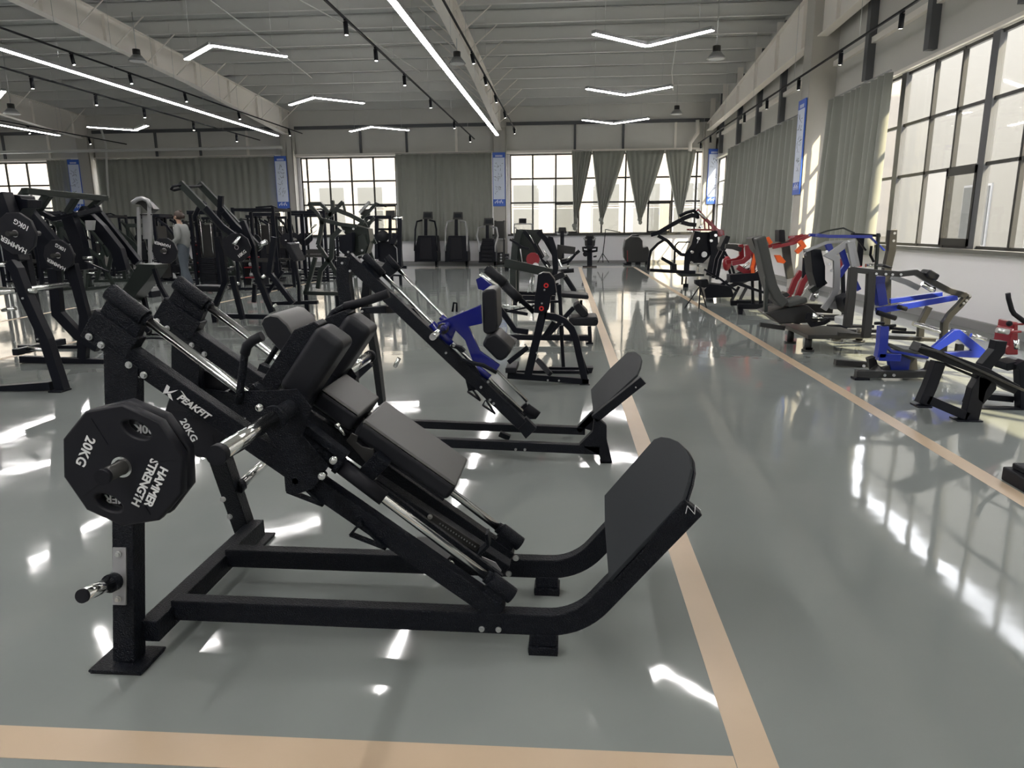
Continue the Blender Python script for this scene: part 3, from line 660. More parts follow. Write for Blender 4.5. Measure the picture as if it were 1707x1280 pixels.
# central beams, adjusting rack, latch
MB().sweep([at(625,802,2.70), at(846,946,2.70)], EY, 0.07, 0.050).build('centre_beam', 'black', hk, 0.004)
MB().sweep([at(575,770,2.56), at(836,962,2.56)], EY, 0.022, 0.024).build('slide_bar', 'black', hk, 0.003)
rk = MB().sweep([at(716,861,2.66), at(797,914,2.66)], EY, 0.006, 0.036).build('adjusting_rack', 'graphite', hk, 0.002)
b = MB()
for i in range(14):
    f = 0.22+0.055*i; p = at(716,861,2.656)*(1-f)+at(797,914,2.656)*f; b.tube([p, p+V((0,-0.003,0))], 0.0035, 8)
o = b.build('rack_hole', 'steel', rk); o['kind'] = 'stuff'
bolt(at(717,861,2.655), NY, rk, 0.007)
MB().sweep([at(812,886,2.62), at(815,905,2.62), at(800,920,2.62), at(796,932,2.62)], EY, 0.06, 0.012).build('latch_hook', 'black', hk, 0.002)
MB().prism([at(693,896,2.56), at(715,895,2.56), at(722,903,2.56), at(737,907,2.56), at(742,915,2.56), at(752,925,2.56), at(742,935,2.56)], (0,0.006,0)).build('toothed_plate', 'silver', hk)
MB().tube([at(752,938,2.57), at(752,938,2.57)+V((0,-0.02,0))], 0.016, 16).build('roller', 'chrome', hk)
MB().prism([at(803,928,2.63), at(826,938,2.63), at(836,952,2.63), at(830,960,2.63), at(818,950,2.63), at(803,941,2.63)], (0,0.006,0)).build('end_bracket', 'silver', hk)
MB().prism([at(577,735,2.55), at(586,722,2.55), at(596,727,2.55), at(594,737,2.55), at(604,745,2.55), at(622,748,2.55), at(623,760,2.55), at(610,772,2.55), at(600,760,2.55)], (0,0.01,0)).build('latch_plate', 'graphite', hk, 0.002)
MB().ball(at(563,709,2.56), 0.012, 10, 6).tube([at(563,709,2.56), at(575,725,2.56)], 0.006, 8).build('pull_pin', 'chrome', hk)
MB().sweep([at(612,790,2.56), at(640,762,2.56)], EY, 0.06, 0.07).build('stop_block', 'black', hk, 0.006)
MB().sweep([sn(1.00,0.125,2.75), sn(1.16,0.08,2.75)], EY, 0.05, 0.05).build('pad_support', 'black', hk, 0.004)
MB().sweep([sn(0.72,0.13,2.75), sn(1.36,0.16,2.75)], EY, 0.16, 0.03).build('pad_frame', 'black', hk, 0.003)
for yy in (2.46, 2.915): pass
# pads
def pad(name, s0, s1, n0, n1, y0, y1, bev, material='pad', parent=None, taper=0.0):
    vs = []
    b = MB(); c = [sn(s0,n0,y0+taper), sn(s1,n0,y0), sn(s1,n0,y1), sn(s0,n0,y1-taper), sn(s0,n1,y0+taper), sn(s1,n1,y0), sn(s1,n1,y1), sn(s0,n1,y1-taper)]
    b.add(c, [(0,3,2,1),(4,5,6,7),(0,1,5,4),(1,2,6,5),(2,3,7,6),(3,0,4,7)])
    o = b.build(name, material, parent or hk, bev, 4, True); return o
p = pad('back_pad', 0.99, 1.44, 0.160, 0.238, 2.585, 2.915, 0.022)
pad('pad_board', 1.0, 1.43, 0.150, 0.160, 2.60, 2.90, 0.002, 'rubber', p)
cv = pad('pad_top_panel', 0.995, 1.435, 0.225, 0.244, 2.589, 2.911, 0.012, 'padtop', p); cv['label'] = 'grey top of the black sided pad'  # paler panel over the pad top, sides stay darker
p = pad('neck_pad', 0.79, 0.975, 0.160, 0.240, 2.60, 2.905, 0.02)
pad('pad_board', 0.80, 0.97, 0.150, 0.160, 2.61, 2.89, 0.002, 'rubber', p)
cv = pad('pad_top_panel', 0.794, 0.971, 0.227, 0.246, 2.604, 2.901, 0.012, 'padtop', p); cv['label'] = 'grey top of the black sided pad'
for y0, y1 in ((2.50, 2.655), (2.86, 3.02)):
    p = pad('shoulder_pad', 0.665, 0.79, 0.185, 0.475, y0, y1, 0.03)
    MB().prism([sn(0.60,0.16,y0+0.03), sn(0.60,0.40,y0+0.03), sn(0.645,0.47,y0+0.03), sn(0.668,0.47,y0+0.03), sn(0.668,0.16,y0+0.03)], (0,0.10,0)).build('pad_bracket', 'black', p, 0.004)
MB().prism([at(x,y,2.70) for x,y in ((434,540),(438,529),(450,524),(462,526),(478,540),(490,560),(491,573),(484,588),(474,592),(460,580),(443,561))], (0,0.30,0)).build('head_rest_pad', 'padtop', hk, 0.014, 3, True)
MB().prism([at(x,y,2.695) for x,y in ((436,540),(440,531),(450,527),(462,529),(477,543),(488,561),(489,573),(483,586),(474,590),(461,578),(445,560))], (0,0.008,0)).build('end_cap', 'pad', hk, 0.002)  # dark panel over the near end of the grey head rest
MB().tube([sn(0.50,0.08,2.86), sn(0.50,0.24,2.86)], 0.012, 10).sweep([sn(0.50,0.09,2.80), sn(0.68,0.13,2.80)], EY, 0.04, 0.03).build('head_rest_bracket', 'black', hk)
# handles
gp = [at(398,672,2.40), at(401,645,2.40), at(408,590,2.40), at(412,576,2.40), at(422,567,2.40), at(437,560,2.40)]
h = MB().tube(gp[:4], 0.014, 14).build('handle', 'black', hk)
MB().tube(gp[2:], 0.0175, 16).build('grip', 'rubber', h)
MB().prism([at(385,672,2.41), at(401,640,2.41), at(412,672,2.41), at(425,690,2.41), at(400,690,2.41)], (0,0.012,0)).build('handle_base', 'black', h)
gp = [at(541,552,2.98), at(546,535,2.98), at(557,520,2.98), at(575,511,2.98), at(605,504,2.98), at(648,489,2.98)]
h = MB().tube(gp, 0.014, 14).build('handle', 'black', hk); MB().tube(gp[3:], 0.019, 16).build('grip', 'rubber', h)
# storage horns for plates and lower pins
for Y0, Y1, x, zz in ((2.03, 2.43, -1.475, 0.835), (2.93, 3.30, -1.60, 0.785)):
    h = MB().tube([(x,Y0,zz),(x,Y1,zz)], 0.0245, 20).build('storage_horn', 'graphite', hk)
    MB().tube([(x,Y0-0.006,zz),(x,Y0+0.012,zz)], 0.026, 20).build('end_cap', 'rubber', h)
    yb = 2.43 if Y0 < 2.5 else 2.94
    MB().prism([V((-1.70,yb,0.78)), V((-1.44,yb,0.78)), V((-1.44,yb,0.89)), V((-1.70,yb,0.93))], (0,0.012,0)).build('horn_bracket', 'black', h)
for s, a, b_ in ((-1, V((-1.665,2.275,0.335)), at(138,993,2.10)), (1, V((-1.62,3.18,0.36)), V((-1.52,3.42,0.46)))):
    d = (b_-a).normalized(); h = MB().tube([a+d*0.02, b_], 0.0235, 20).build('storage_pin', 'chrome', hk)
    MB().tube([b_-d*0.004, b_+d*0.006], 0.0245, 20).build('end_cap', 'rubber', h)
    MB().tube([a+d*0.0, a+d*0.03], 0.034, 20).build('collar', 'black', h)
    if s < 0:
        p0 = V((-1.665, 2.285, 0.235)); p1 = V((-1.665, 2.330, 0.445)); MB().sweep([p0, p1], (1,0,0), 0.052, 0.008).build('mount_plate', 'silver', h, 0.001)
        for zz, yy in ((0.26,2.284),(0.425,2.318)): bolt((-1.665,yy,zz), NY, h, 0.008)
# writing on the near rail
R36 = -36.0
def rail_text(body, px, py, size, **k): return text('lettering', body, size, face_mtx(at(px,py,2.4285), R36), 'white', hk, **k)
rail_text('PEAKFIT', 322, 678, 0.036, bold=0.0012, shear=0.35, space=1.02)
for tri in (((278,641),(283,645),(280,653),(297,650),(286,655),(271,656)), ((279,656),(284,656),(288,668),(281,662)), ((301,651),(304,653),(317,671),(312,667))):
    MB().prism([at(x,y,2.4295) for x,y in tri], (0,0.001,0)).build('logo_mark', 'white', hk)
# weight plates (ten-sided, with grip slots)
def weight_plate(label, c, rot, R=0.216, thick=0.042, txt=True, facing=-1, kg='20KG', group=None):
    t = thing('weight_plate', label, 'weight plate', tuple(c), group)
    cu = bpy.data.curves.new('plate', 'CURVE'); cu.dimensions = '2D'; cu.fill_mode = 'BOTH'; cu.extrude = thick/2-0.007; cu.bevel_depth = 0.007; cu.bevel_resolution = 1; cu.offset = -0.007
    def loop(pts):
        s = cu.splines.new('POLY'); s.points.add(len(pts)-1); s.use_cyclic_u = True
        for p, q in zip(s.points, pts): p.co = (q[0], q[1], 0, 1)
    loop([(R*math.cos(math.radians(82.6+36*i)), R*math.sin(math.radians(82.6+36*i))) for i in range(10)])
    loop([(0.027*math.cos(-2*math.pi*i/20), 0.027*math.sin(-2*math.pi*i/20)) for i in range(20)])
    slots = ((63, 0.145), (243, 0.145))
    for an, rr in slots:
        a = math.radians(an); cx, cy = rr*math.cos(a), rr*math.sin(a); tx, ty = -math.sin(a), math.cos(a)
        if an == 63: tx, ty = math.cos(math.radians(-25)), math.sin(math.radians(-25))
        else: tx, ty = math.cos(math.radians(-25)), math.sin(math.radians(-25))
        q = []
        for i in range(16):
            th = -2*math.pi*i/16; q.append((cx+tx*0.050*math.cos(th)-ty*0.026*math.sin(th)*1.0, cy+ty*0.050*math.cos(th)+tx*0.026*math.sin(th)))
        loop(q)
    o = bpy.data.objects.new('plate', cu); me = bpy.data.meshes.new_from_object(o); bpy.data.objects.remove(o)
    M = Matrix.Rotation(-math.radians(rot), 4, 'Y') @ Matrix.Rotation(math.pi/2, 4, 'X'); 
    me.transform(M); me.materials.clear(); me.materials.append(MT['plate'])
    o = bpy.data.objects.new('disc', me); COL.objects.link(o); o.parent = t; o['_o'] = t['_o']
    yf = c[1]-thick/2
    for a in (150-33, 8, 215, 295):
        a = math.radians(a+rot); p0 = V(c)+V((math.cos(a)*0.085,-thick/2-0.0006,math.sin(a)*0.085)); p1 = V(c)+V((math.cos(a)*0.185,-thick/2-0.0006,math.sin(a)*0.185))
        MB().sweep([p0,p1], EY, 0.003, 0.003).build('face_rib', 'rubber', t)
    MB().ring(V(c)+V((0,-thick/2-0.001,0)), (0,1,0), 0.036, 0.027, 0.006, 28).build('hub_ring', 'chrome', t)
    if txt:
        def tx(body, dx, dz, size, an, dy=0.0, **k):
            a = math.radians(rot); x = dx*math.cos(a)-dz*math.sin(a); z = dx*math.sin(a)+dz*math.cos(a)
            return text('lettering', body, size, face_mtx(V((c[0]+x, yf-0.0012+dy, c[2]+z)), an+rot), 'white', t, bold=0.0011, **k)
        tx(kg, -0.121, 0.052, 0.046, -119, space=1.05)
        tx('HAMMER', 0.109, -0.068, 0.040, -119, space=0.95)
        tx('STRENGTH', 0.072, -0.054, 0.040, -119, space=0.90)
    return t
w1 = weight_plate('front ten-sided black 20 kg weight plate on the left horn of the foreground machine', V((-1.475, 2.150, 0.835)), 0)
w2 = weight_plate('second black weight plate directly behind the front 20 kg plate', V((-1.475, 2.200, 0.835)), 3, txt=False)
for body, dx, dz, an in (('20K', 0.062, 0.118, 176), ('MER', -0.072, -0.135, 176)):
    text('lettering', body, 0.040, face_mtx(V((-1.475+dx, 2.1775, 0.835+dz)), an), 'white', w2, bold=0.0011)
w3 = weight_plate('black 20 kg weight plate half hidden behind the foreground rail with lettering', V((-1.60, 2.985, 0.785)), 55)
#@@MACH
# ---------------------------------------------------------------- machines measured on their own side planes
class Mc:
    def __init__(s, name, label, cat, Y, foot, crop=(0,0,1), group=None):
        s.Y = Y; s.c = crop; g = s.P(*foot); s.root = thing(name, label, cat, (g[0], Y, 0), group)
    def crop(s, *c): s.c = c; return s
    def P(s, x, y, dy=0):
        p = at(s.c[0]+x/s.c[2], s.c[1]+y/s.c[2], s.Y+dy); p.z = max(p.z, 0.0); return p
    def pts(s, pts, dy):
        r = []
        for q in pts:
            p = s.P(q[0], q[1], 0) if len(q) == 2 else s.P(q[0], q[1], q[2]); r.append(p+V((0,dy,0)))
        return r
    def m(s, px): return px*s.Y/F*1.03
    def fin(s, b, name, mt, par, bev=0, smooth=False, seg=2):
        b.v = [(v[0], v[1], max(v[2], 0.0)) for v in b.v]
        return b.build(name, mt, par or s.root, bev, seg, smooth)
    def bar(s, name, mt, pts, d, w=0.07, dy=(0,), bev=0.004, par=None):
        for q in dy: o = s.fin(MB().sweep(s.pts(pts, q), (0,1,0), w, s.m(d)), name, mt, par, bev)
        return o
    def cross(s, name, mt, x, y, dy0, dy1, d, par=None, w=None):
        p = s.P(x, y); return s.fin(MB().sweep([p+V((0,dy0,0)), p+V((0,dy1,0))], (1,0,0), s.m(w or d), s.m(d)), name, mt, par, 0.004)
    def tube(s, name, mt, pts, r, dy=(0,), par=None, seg=10):
        for q in dy: o = s.fin(MB().tube(s.pts(pts, q), s.m(r), seg), name, mt, par)
        return o
    def rod(s, name, mt, x, y, dy0, dy1, r, par=None, seg=14):
        p = s.P(x, y); return s.fin(MB().tube([p+V((0,dy0,0)), p+V((0,dy1,0))], s.m(r), seg), name, mt, par)
    def poly(s, name, mt, pts, w, dy=(0,), bev=0.004, par=None, smooth=False):
        for q in dy: o = s.fin(MB().prism(s.pts(pts, q), (0,w,0)), name, mt, par, bev, smooth, 3 if smooth else 2)
        return o
    def bolts(s, pts, r=1.4, dy=-0.04, par=None):
        for x, y in pts: p = s.P(x, y); s.fin(MB().tube([p+V((0,dy,0)), p+V((0,dy-0.012,0))], s.m(r), 8), 'bolt', 'steel', par)
def disc_plate(label, c, R, group, word=None, mt='plate', size=0.05, an=0, ring=True):
    t = thing('weight_plate', label, 'weight plate', tuple(c), group); c = V(c)
    MB().tube([c+V((0,0.02,0)), c+V((0,-0.014,0)), c+V((0,-0.02,0))], R, 10).build('disc', mt, t, 0.006)
    if ring: MB().ring(c+V((0,-0.022,0)), (0,1,0), 0.036, 0.026, 0.006, 20).build('hub_ring', 'chrome', t)
    if word:
        for w, f in word: text('lettering', w, size, face_mtx(c+V((f[0]*R,-0.024,f[1]*R)), an), 'white', t, bold=0.001)
    return t
# --- second hack squat with the blue carriage
C5, C7, C6 = (560,420,5.02), (680,560,4.064), (740,340,4)
B = Mc('hack_squat_machine', 'black hack squat machine with a bright blue carriage behind the foreground one', 'gym machine', 4.76, (1010,768))
WB = 0.52
B.crop(*C7)
B.bar('base_rail', 'black', [(-100,708),(300,722),(1300,768)], 15, 0.06)
B.bar('base_rail', 'black', [(-60,590,WB),(250,602,WB),(1200,640,WB)], 14, 0.06)
B.poly('riser', 'black', [(1160,732),(1250,640),(1262,545),(1300,560),(1345,600),(1345,690),(1382,862),(1312,862),(1295,800)], 0.06, (-0.03,))
B.poly('riser', 'black', [(1150,608,WB),(1240,515,WB),(1270,520,WB),(1260,640,WB)], 0.06, (-0.03,))
B.bar('foot_beam', 'black', [(1262,560),(1592,295)], 14, 0.06)
B.bar('foot_beam', 'black', [(1150,640,WB),(1270,520,WB),(1500,340,WB)], 12, 0.06)
B.fin(MB().box(B.P(1300,872)+V((0,-0.05,0)), B.P(1382,850)+V((0,0.05,0))), 'rail_foot', 'black', None, 0.003)
q0 = B.P(1265,543); n2 = V((0.66,0,-0.75)).normalized()
pl = [onplane(680+x/4.064, 560+y/4.064, q0, n2) for x, y in ((1266,543),(1560,272),(1580,222),(1590,170),(1580,140),(1552,118),(1520,116),(1490,122),(1370,235),(1246,372),(1250,420))]
MB().prism(pl, -n2*0.014).build('footplate', 'footplate', B.root, 0.003)
B.bolts([(733,756),(795,757)], 2.2)
B.bolts([(1540,338)], 1.2)
B.crop(*C5)
for q in (0, WB):
    o = B.bar('slanted_rail', 'black', [(95,45,q),(1560,1440,q)], 20, 0.07)
B.bar('leg', 'black', [(75,40),(70,240),(95,420),(110,720),(130,1120)], 21, 0.09)
B.bar('leg', 'black', [(265,240,0.3),(250,420,0.3),(340,900,0.8),(385,1260,1.2)], 13, 0.08)
B.bar('strut', 'black', [(215,490),(400,480),(620,470,0.5),(760,620,0.5)], 9, 0.06)
B.bar('brace', 'black', [(150,1060,0.6),(290,930,0.6)], 14, 0.06)
B.bolts([(70,90),(135,155),(180,205),(228,247),(235,490),(930,835)], 1.9)
for q, a, b_, c, d in ((0.04,(240,30),(395,190),(860,660),(1180,970)), (WB,(425,40),(525,150),(890,545),(1330,985))):
    h = B.tube('rod_holder', 'black', [(*a,q),(*b_,q)], 6.5, seg=16)
    B.poly('holder_web', 'black', [(a[0]-60,a[1]+110,q),(a[0]+10,a[1]+20,q),(b_[0],b_[1],q),(b_[0]-70,b_[1]+60,q)], 0.03, (-0.015,), par=h)
B.tube('guide_rod', 'chrome', [(380,175,0.04),(1560,1335,0.04)], 3.4, seg=16)
B.tube('guide_rod', 'chrome', [(520,145,WB),(1600,1250,WB)], 3.2, seg=16)
B.crop(*C7)
B.poly('rod_holder', 'black', [(742,612),(800,545),(872,620),(800,690)], 0.06, (-0.03,))
B.tube('rod_holder', 'rubber', [(800,480,WB),(880,540,WB)], 8.5, seg=16)
B.poly('holder_web', 'black', [(750,490,WB),(800,450,WB),(860,560,WB),(790,560,WB)], 0.04, (-0.02,))
B.crop(*C5)
# blue carriage
for q in (0.06, WB-0.02):
    B.poly('carriage_arm', 'blue', [(800,620,q),(860,585,q),(1000,530,q),(1212,440,q),(1222,600,q),(1110,625,q),(1205,830,q),(1372,950,q),(1330,1010,q),(1150,935,q),(1080,740,q),(1000,655,q),(960,760,q),(870,745,q),(790,670,q)], 0.035, (0,))
B.tube('slide_sleeve', 'blue', [(800,600,0.04),(960,775,0.04)], 7.5, seg=16)
B.tube('slide_sleeve', 'blue', [(1150,950,0.04),(1285,1050,0.04)], 6, seg=16)
B.tube('slide_sleeve', 'blue', [(880,540,WB),(1000,650,WB)], 6.5, seg=16)
B.poly('horn_bracket', 'blue', [(1170,230,0.7),(1215,205,0.7),(1310,280,0.7),(1240,325,0.7),(1190,310,0.7)], 0.04)
B.rod('axle', 'blue', 920, 620, -0.1, WB+0.25, 5)
h = B.rod('weight_horn', 'chrome', 905, 635, -0.42, -0.06, 5.2); B.rod('collar', 'graphite', 905, 635, -0.06, -0.02, 9, h)
B.tube('weight_horn', 'chrome', [(1205,185,0.75),(1350,290,0.75)], 4.5)
B.poly('back_pad', 'pad', [(1205,345),(1240,322),(1315,318),(1330,345),(1342,640),(1325,690),(1250,710),(1215,690)], 0.34, (0.10,), 0.02, smooth=True)
B.poly('shoulder_pad', 'pad', [(1205,800),(1235,730),(1300,698),(1335,705),(1455,820),(1460,850),(1415,910),(1370,940),(1330,925)], 0.34, (0.10,), 0.02, smooth=True)
B.tube('handle', 'black', [(1050,900,-0.05),(1170,935,-0.08),(1230,945,-0.1),(1345,1010,-0.1)], 3.2)
B.tube('handle', 'black', [(975,500,0.6),(985,425,0.6),(1010,430,0.6),(1010,500,0.6)], 2.2)
B.poly('carriage_plate', 'black', [(860,760),(960,790),(1060,900),(1160,930),(1240,1080),(1180,1150),(1110,1160),(1070,1000),(1000,920),(900,830)], 0.02, (-0.02,))
B.poly('carriage_bracket', 'black', [(960,770),(1050,800),(1080,830),(1060,845),(1000,810),(960,800)], 0.06)
B.bolts([(995,775),(1280,1075),(1220,1120),(1295,1225),(1325,1255)], 2.2)
B.crop(*C7)
rk = B.bar('adjusting_rack', 'black', [(470,310),(760,580)], 16, 0.03, (0.1,))
for i, (x, y) in enumerate(((560,420),(578,448),(600,470),(628,496),(660,520))): B.fin(MB().ring(B.P(x,y,0.08), (0,1,0), B.m(3.0), B.m(0.8), 0.006, 12), 'peg', 'steel', rk)
for x0, y0 in ((410,370),(510,460)):
    b = MB(); A_, B_, C_ = B.P(x0,y0), B.P(x0+20,y0-35), B.P(x0+85,y0+60)
    for u_, v_ in ((A_,B_),(A_,C_),(B_,C_)): b.sweep([u_+V((0,-0.03,0)),v_+V((0,-0.03,0))], EY, 0.03, 0.008)
    B.fin(b, 'safety_hook', 'black', None)
B.tube('lower_pin', 'chrome', [(-60,150),(-90,210)], 3.5); B.bar('shin_bracket', 'black', [(620,660,0.2),(690,690,0.2)], 9, 0.05)
# --- calf machine with arched frame
C = Mc('calf_raise_machine', 'black plate-loaded machine with arched side frame beside the tape line', 'gym machine', 7.27, (975,1200), C6)
WC = 0.55
for q in (0, WC):
    C.bar('base_rail', 'blackfar', [(425,1140,q),(965,1185,q)], 10.5, 0.07)
    C.bar('arched_frame', 'blackfar', [(668,745,q),(740,752,q),(800,780,q),(850,830,q),(880,900,q),(900,1000,q),(945,1200,q)], 11, 0.07)
    C.bar('front_post', 'blackfar', [(665,705,q),(562,1135,q)], 13, 0.07)
    C.fin(MB().box(C.P(905,1215,0)+V((0,q-0.06,0)), C.P(972,1202,0)+V((0,q+0.06,0.008))), 'foot', 'blackfar', None)
sh = C.poly('shroud', 'blackfar', [(628,468),(660,455),(705,458),(738,500),(752,590),(715,612),(700,700),(660,725),(600,722),(608,610),(618,560)], 0.20, (-0.06,), 0.01)
for x, y in ((683,540),(652,692)): C.fin(MB().ring(C.P(x,y)+V((0,-0.065,0)), (0,1,0), C.m(4), C.m(2), 0.004, 10), 'red_emblem', 'red_logo', sh)
C.bolts([(672,568),(655,658),(790,795),(694,1165),(768,1167),(622,985),(545,930)], 1.6, -0.07)
C.bar('strut', 'blackfar', [(668,890),(735,790)], 8, 0.05, (0.05,))
C.bar('strut', 'blackfar', [(430,1055),(560,955)], 8, 0.05)
C.fin(MB().box(C.P(415,1115)+V((0,-0.1,0)), C.P(487,1082)+V((0,0.3,0))), 'pedal', 'rubber', None, 0.006)
C.bar('pedal_arm', 'blackfar', [(625,1040,-0.1),(710,1135,-0.25)], 8, 0.05)
C.bar('lever', 'blackfar', [(350,680),(470,850),(560,862)], 9, 0.05, (0.1,))
C.bar('lever', 'blackfar', [(420,715,0.2),(500,700,0.2),(640,670,0.2)], 3, 0.03)
C.tube('thigh_roller', 'pad', [(290,432,0.15),(405,535,0.15)], 8.5, seg=14)
C.tube('thigh_roller', 'pad', [(405,540,0.15),(505,640,0.15)], 8, seg=14)
C.tube('arm', 'blackfar', [(280,425,0.15),(600,720,0.15)], 4.5)
C.poly('calf_pad', 'pad', [(300,868),(350,870),(475,935),(460,952),(400,945)], 0.3, (0.05,), 0.01, smooth=True)
C.bar('rear_post', 'blackfar', [(780,810,WC),(797,1085,WC)], 6, 0.05); C.bar('rear_rail', 'blackfar', [(700,1098,WC+0.1),(985,1100,WC+0.1)], 7, 0.06)
C.poly('rear_foot', 'rubber', [(945,1092,WC),(997,1092,WC),(985,1132,WC),(955,1130,WC)], 0.12)
# --- bench machine behind it
D = Mc('bench_machine', 'black machine with horizontal bench pad on the line side, behind the arched machine', 'gym machine', 9.9, (975,925), C6)
WD = 0.6
for q in (0, WD):
    D.bar('base_rail', 'blackfar', [(330,885,q),(985,895,q)], 8.5, 0.07); D.bar('leg', 'blackfar', [(970,815,q),(975,925,q)], 6, 0.06)
    D.bar('diagonal', 'blackfar', [(690,880,q),(865,690,q)], 7, 0.06)
D.fin(MB().box(D.P(945,932)+V((0,-0.05,0)), D.P(995,925)+V((0,0.05,0.01))), 'foot', 'blackfar', None)
D.poly('bench_pad', 'pad', [(832,775),(840,762),(1020,756),(1030,775),(1028,808),(1010,818),(850,815),(834,800)], 0.5, (0.05,), 0.02, smooth=True)
D.rod('pad_end', 'rubber', 1013, 785, 0.0, 0.06, 4)
D.poly('knee_pad', 'pad', [(862,690),(900,665),(965,735),(962,750),(925,765),(880,720)], 0.45, (0.1,), 0.015, smooth=True)
D.poly('seat', 'pad', [(770,602),(790,598),(960,612),(970,628),(960,642),(785,628)], 0.45, (0.1,), 0.015, smooth=True)
D.bar('post', 'blackfar', [(768,540),(778,720),(790,905)], 6, 0.06, (0.1,)); D.bar('post', 'blackfar', [(915,640,0.3),(918,760,0.3)], 4, 0.05)
D.bar('frame', 'blackfar', [(500,655,0.3),(770,650,0.3)], 4, 0.05); D.bar('frame', 'blackfar', [(370,700),(560,735)], 5, 0.05); D.tube('bar', 'chrome', [(390,675,0.2),(510,690,0.2)], 2.2)
D.bar('wide_arm', 'green', [(405,392),(720,462)], 14, 0.05, bev=0.006); D.poly('upright_slab', 'blackfar', [(405,360),(428,352),(432,440),(405,430)], 0.08)
D.tube('cable_bar', 'chrome', [(585,480),(560,590)], 1.3); D.tube('cable_bar', 'chrome', [(600,480),(590,590)], 1.3)
# --- cluster farther up the row
C9 = (840,370,9.85)
G1 = Mc('chest_press_machine', 'tall dark chest press machine with a red plate in the middle row', 'gym machine', 13.5, (700,1270), C9)
WG = 0.8
G1.bar('main_post', 'green', [(260,130),(180,420),(150,820),(150,1230)], 10, 0.1, (0.0, WG))
G1.poly('side_shield', 'green', [(255,120),(460,130),(620,120),(640,230),(520,420),(560,760),(430,690),(140,610),(150,360),(270,240)], 0.06, (0.25,))
G1.bar('main_post', 'blackfar', [(720,280),(770,290),(830,480),(850,760),(800,1000)], 9, 0.1)
G1.bar('lever_arm', 'blackfar', [(100,285),(200,340),(300,410),(420,440)], 3.4, 0.06, (-0.05, 0.5))
G1.bar('lever_arm', 'blackfar', [(330,150),(480,330),(640,620),(740,760)], 6, 0.06, (0.0, 0.5))
G1.bar('lever_arm', 'blackfar', [(560,150),(690,300),(840,560)], 8, 0.06, (0.1,))
G1.tube('chrome_pin', 'chrome', [(420,210,-0.1),(500,350,-0.1)], 0.8); G1.tube('chrome_pin', 'chrome', [(660,460,-0.1),(720,560,-0.1)], 0.8); G1.tube('chrome_pin', 'chrome', [(700,700,-0.1),(740,760,-0.1)], 1.4)
G1.tube('cable', 'steel', [(270,440,-0.1),(300,660,-0.1)], 0.9); G1.bar('base_rail', 'blackfar', [(140,1240),(840,1250)], 8, 0.08, (0, WG))
G1.poly('placard', 'silver', [(632,600),(710,530),(752,570),(690,650)], 0.01, (-0.06,))
G1.poly('seat', 'pad', [(940,620),(1080,600),(1110,640),(1060,690),(960,690)], 0.4, (0.1,), 0.015, smooth=True)
G1.tube('chrome_handle', 'chrome', [(900,620,-0.1),(945,740,-0.1),(1080,720,-0.1)], 1.6)
G1.tube('horn', 'chrome', [(1030,620,0.0),(1110,555,0.0)], 1.6)
G1.tube('grip', 'rubber', [(1180,520,-0.1),(1240,470,-0.1)], 2.6); G1.bar('grip_arm', 'blackfar', [(1180,520,-0.1),(1080,640,-0.1),(960,680,0)], 4, 0.05)
G1.poly('console', 'graphite', [(875,375),(1180,420),(1165,540),(960,525),(940,700),(860,560)], 0.05, (0.3,))
G1.bar('arm_roller', 'pad', [(830,920),(990,850)], 9, 0.2); G1.tube('arm_roller', 'pad', [(940,810,0),(1150,795,0)], 3.5)
G1.bar('leg', 'blackfar', [(1000,900),(1170,1165)], 7, 0.07, (0, 0.4)); G1.bar('shin_frame', 'blackfar', [(870,1000),(915,1270)], 5, 0.06)
c = G1.P(480, 610); w = disc_plate('round red weight plate in the middle of the centre row', c+V((0,-0.08,0)), 0.13, None, mt='red', ring=False); MB().tube([c+V((0.05,-0.10,-0.12)), c+V((0.05,-0.13,-0.12))], 0.06, 14).build('white_hub', 'white', w)
# --- left foreground: shoulder press machines with 10 kg plates
CE = (0,260,5.333)
E = Mc('shoulder_press_machine', 'black lever machine with splayed legs at the left edge behind the foreground machine', 'gym machine', 6.7, (570,2095), CE)
E.bar('leg', 'blackfar', [(100,940),(150,1010),(240,1250),(415,1630),(560,2080)], 17, 0.10)
E.bar('leg', 'blackfar', [(-300,1320),(-200,1750),(-260,2120)], 15, 0.10)
E.bar('base_rail', 'blackfar', [(-400,2110),(-100,2105),(470,2040)], 15, 0.10)
E.fin(MB().box(E.P(480,2106)+V((0,-0.08,0)), E.P(590,2085)+V((0,0.08,0.01))), 'foot', 'blackfar', None)
E.bar('upright', 'blackfar', [(60,880),(90,1040),(160,1400),(210,1690)], 11, 0.08, (0.25,))
E.rod('cross_bar', 'chrome', 140, 1195, -0.25, 0.75, 5); E.tube('weight_horn', 'chrome', [(-60,1180),(320,1200)], 4)
E.tube('weight_horn', 'chrome', [(20,1370,0.2),(140,1355,0.2)], 3.5); E.tube('weight_horn', 'chrome', [(-100,970),(90,965)], 3.5)
E.tube('lower_pin', 'chrome', [(240,1710),(440,1725)], 3.6); E.cross('cross_beam', 'blackfar', 200, 1730, -0.1, 0.6, 11)
E.bar('lever_frame', 'blackfar', [(-60,330),(0,500),(30,750),(100,940)], 24, 0.14, (0.1,))
E.poly('top_box', 'blackfar', [(-80,330),(0,335),(40,345),(50,375),(105,380),(112,455),(60,460),(20,520),(-10,690),(-80,700)], 0.2, (0.2,))
E.bolts([(245,1260),(375,1620),(180,1650)], 1.8, -0.06)
E2 = Mc('lat_lever_machine', 'black lever machine with wide top crossbar at the left, loaded with 10 kg plates', 'gym machine', 8.2, (1010,1880), CE)
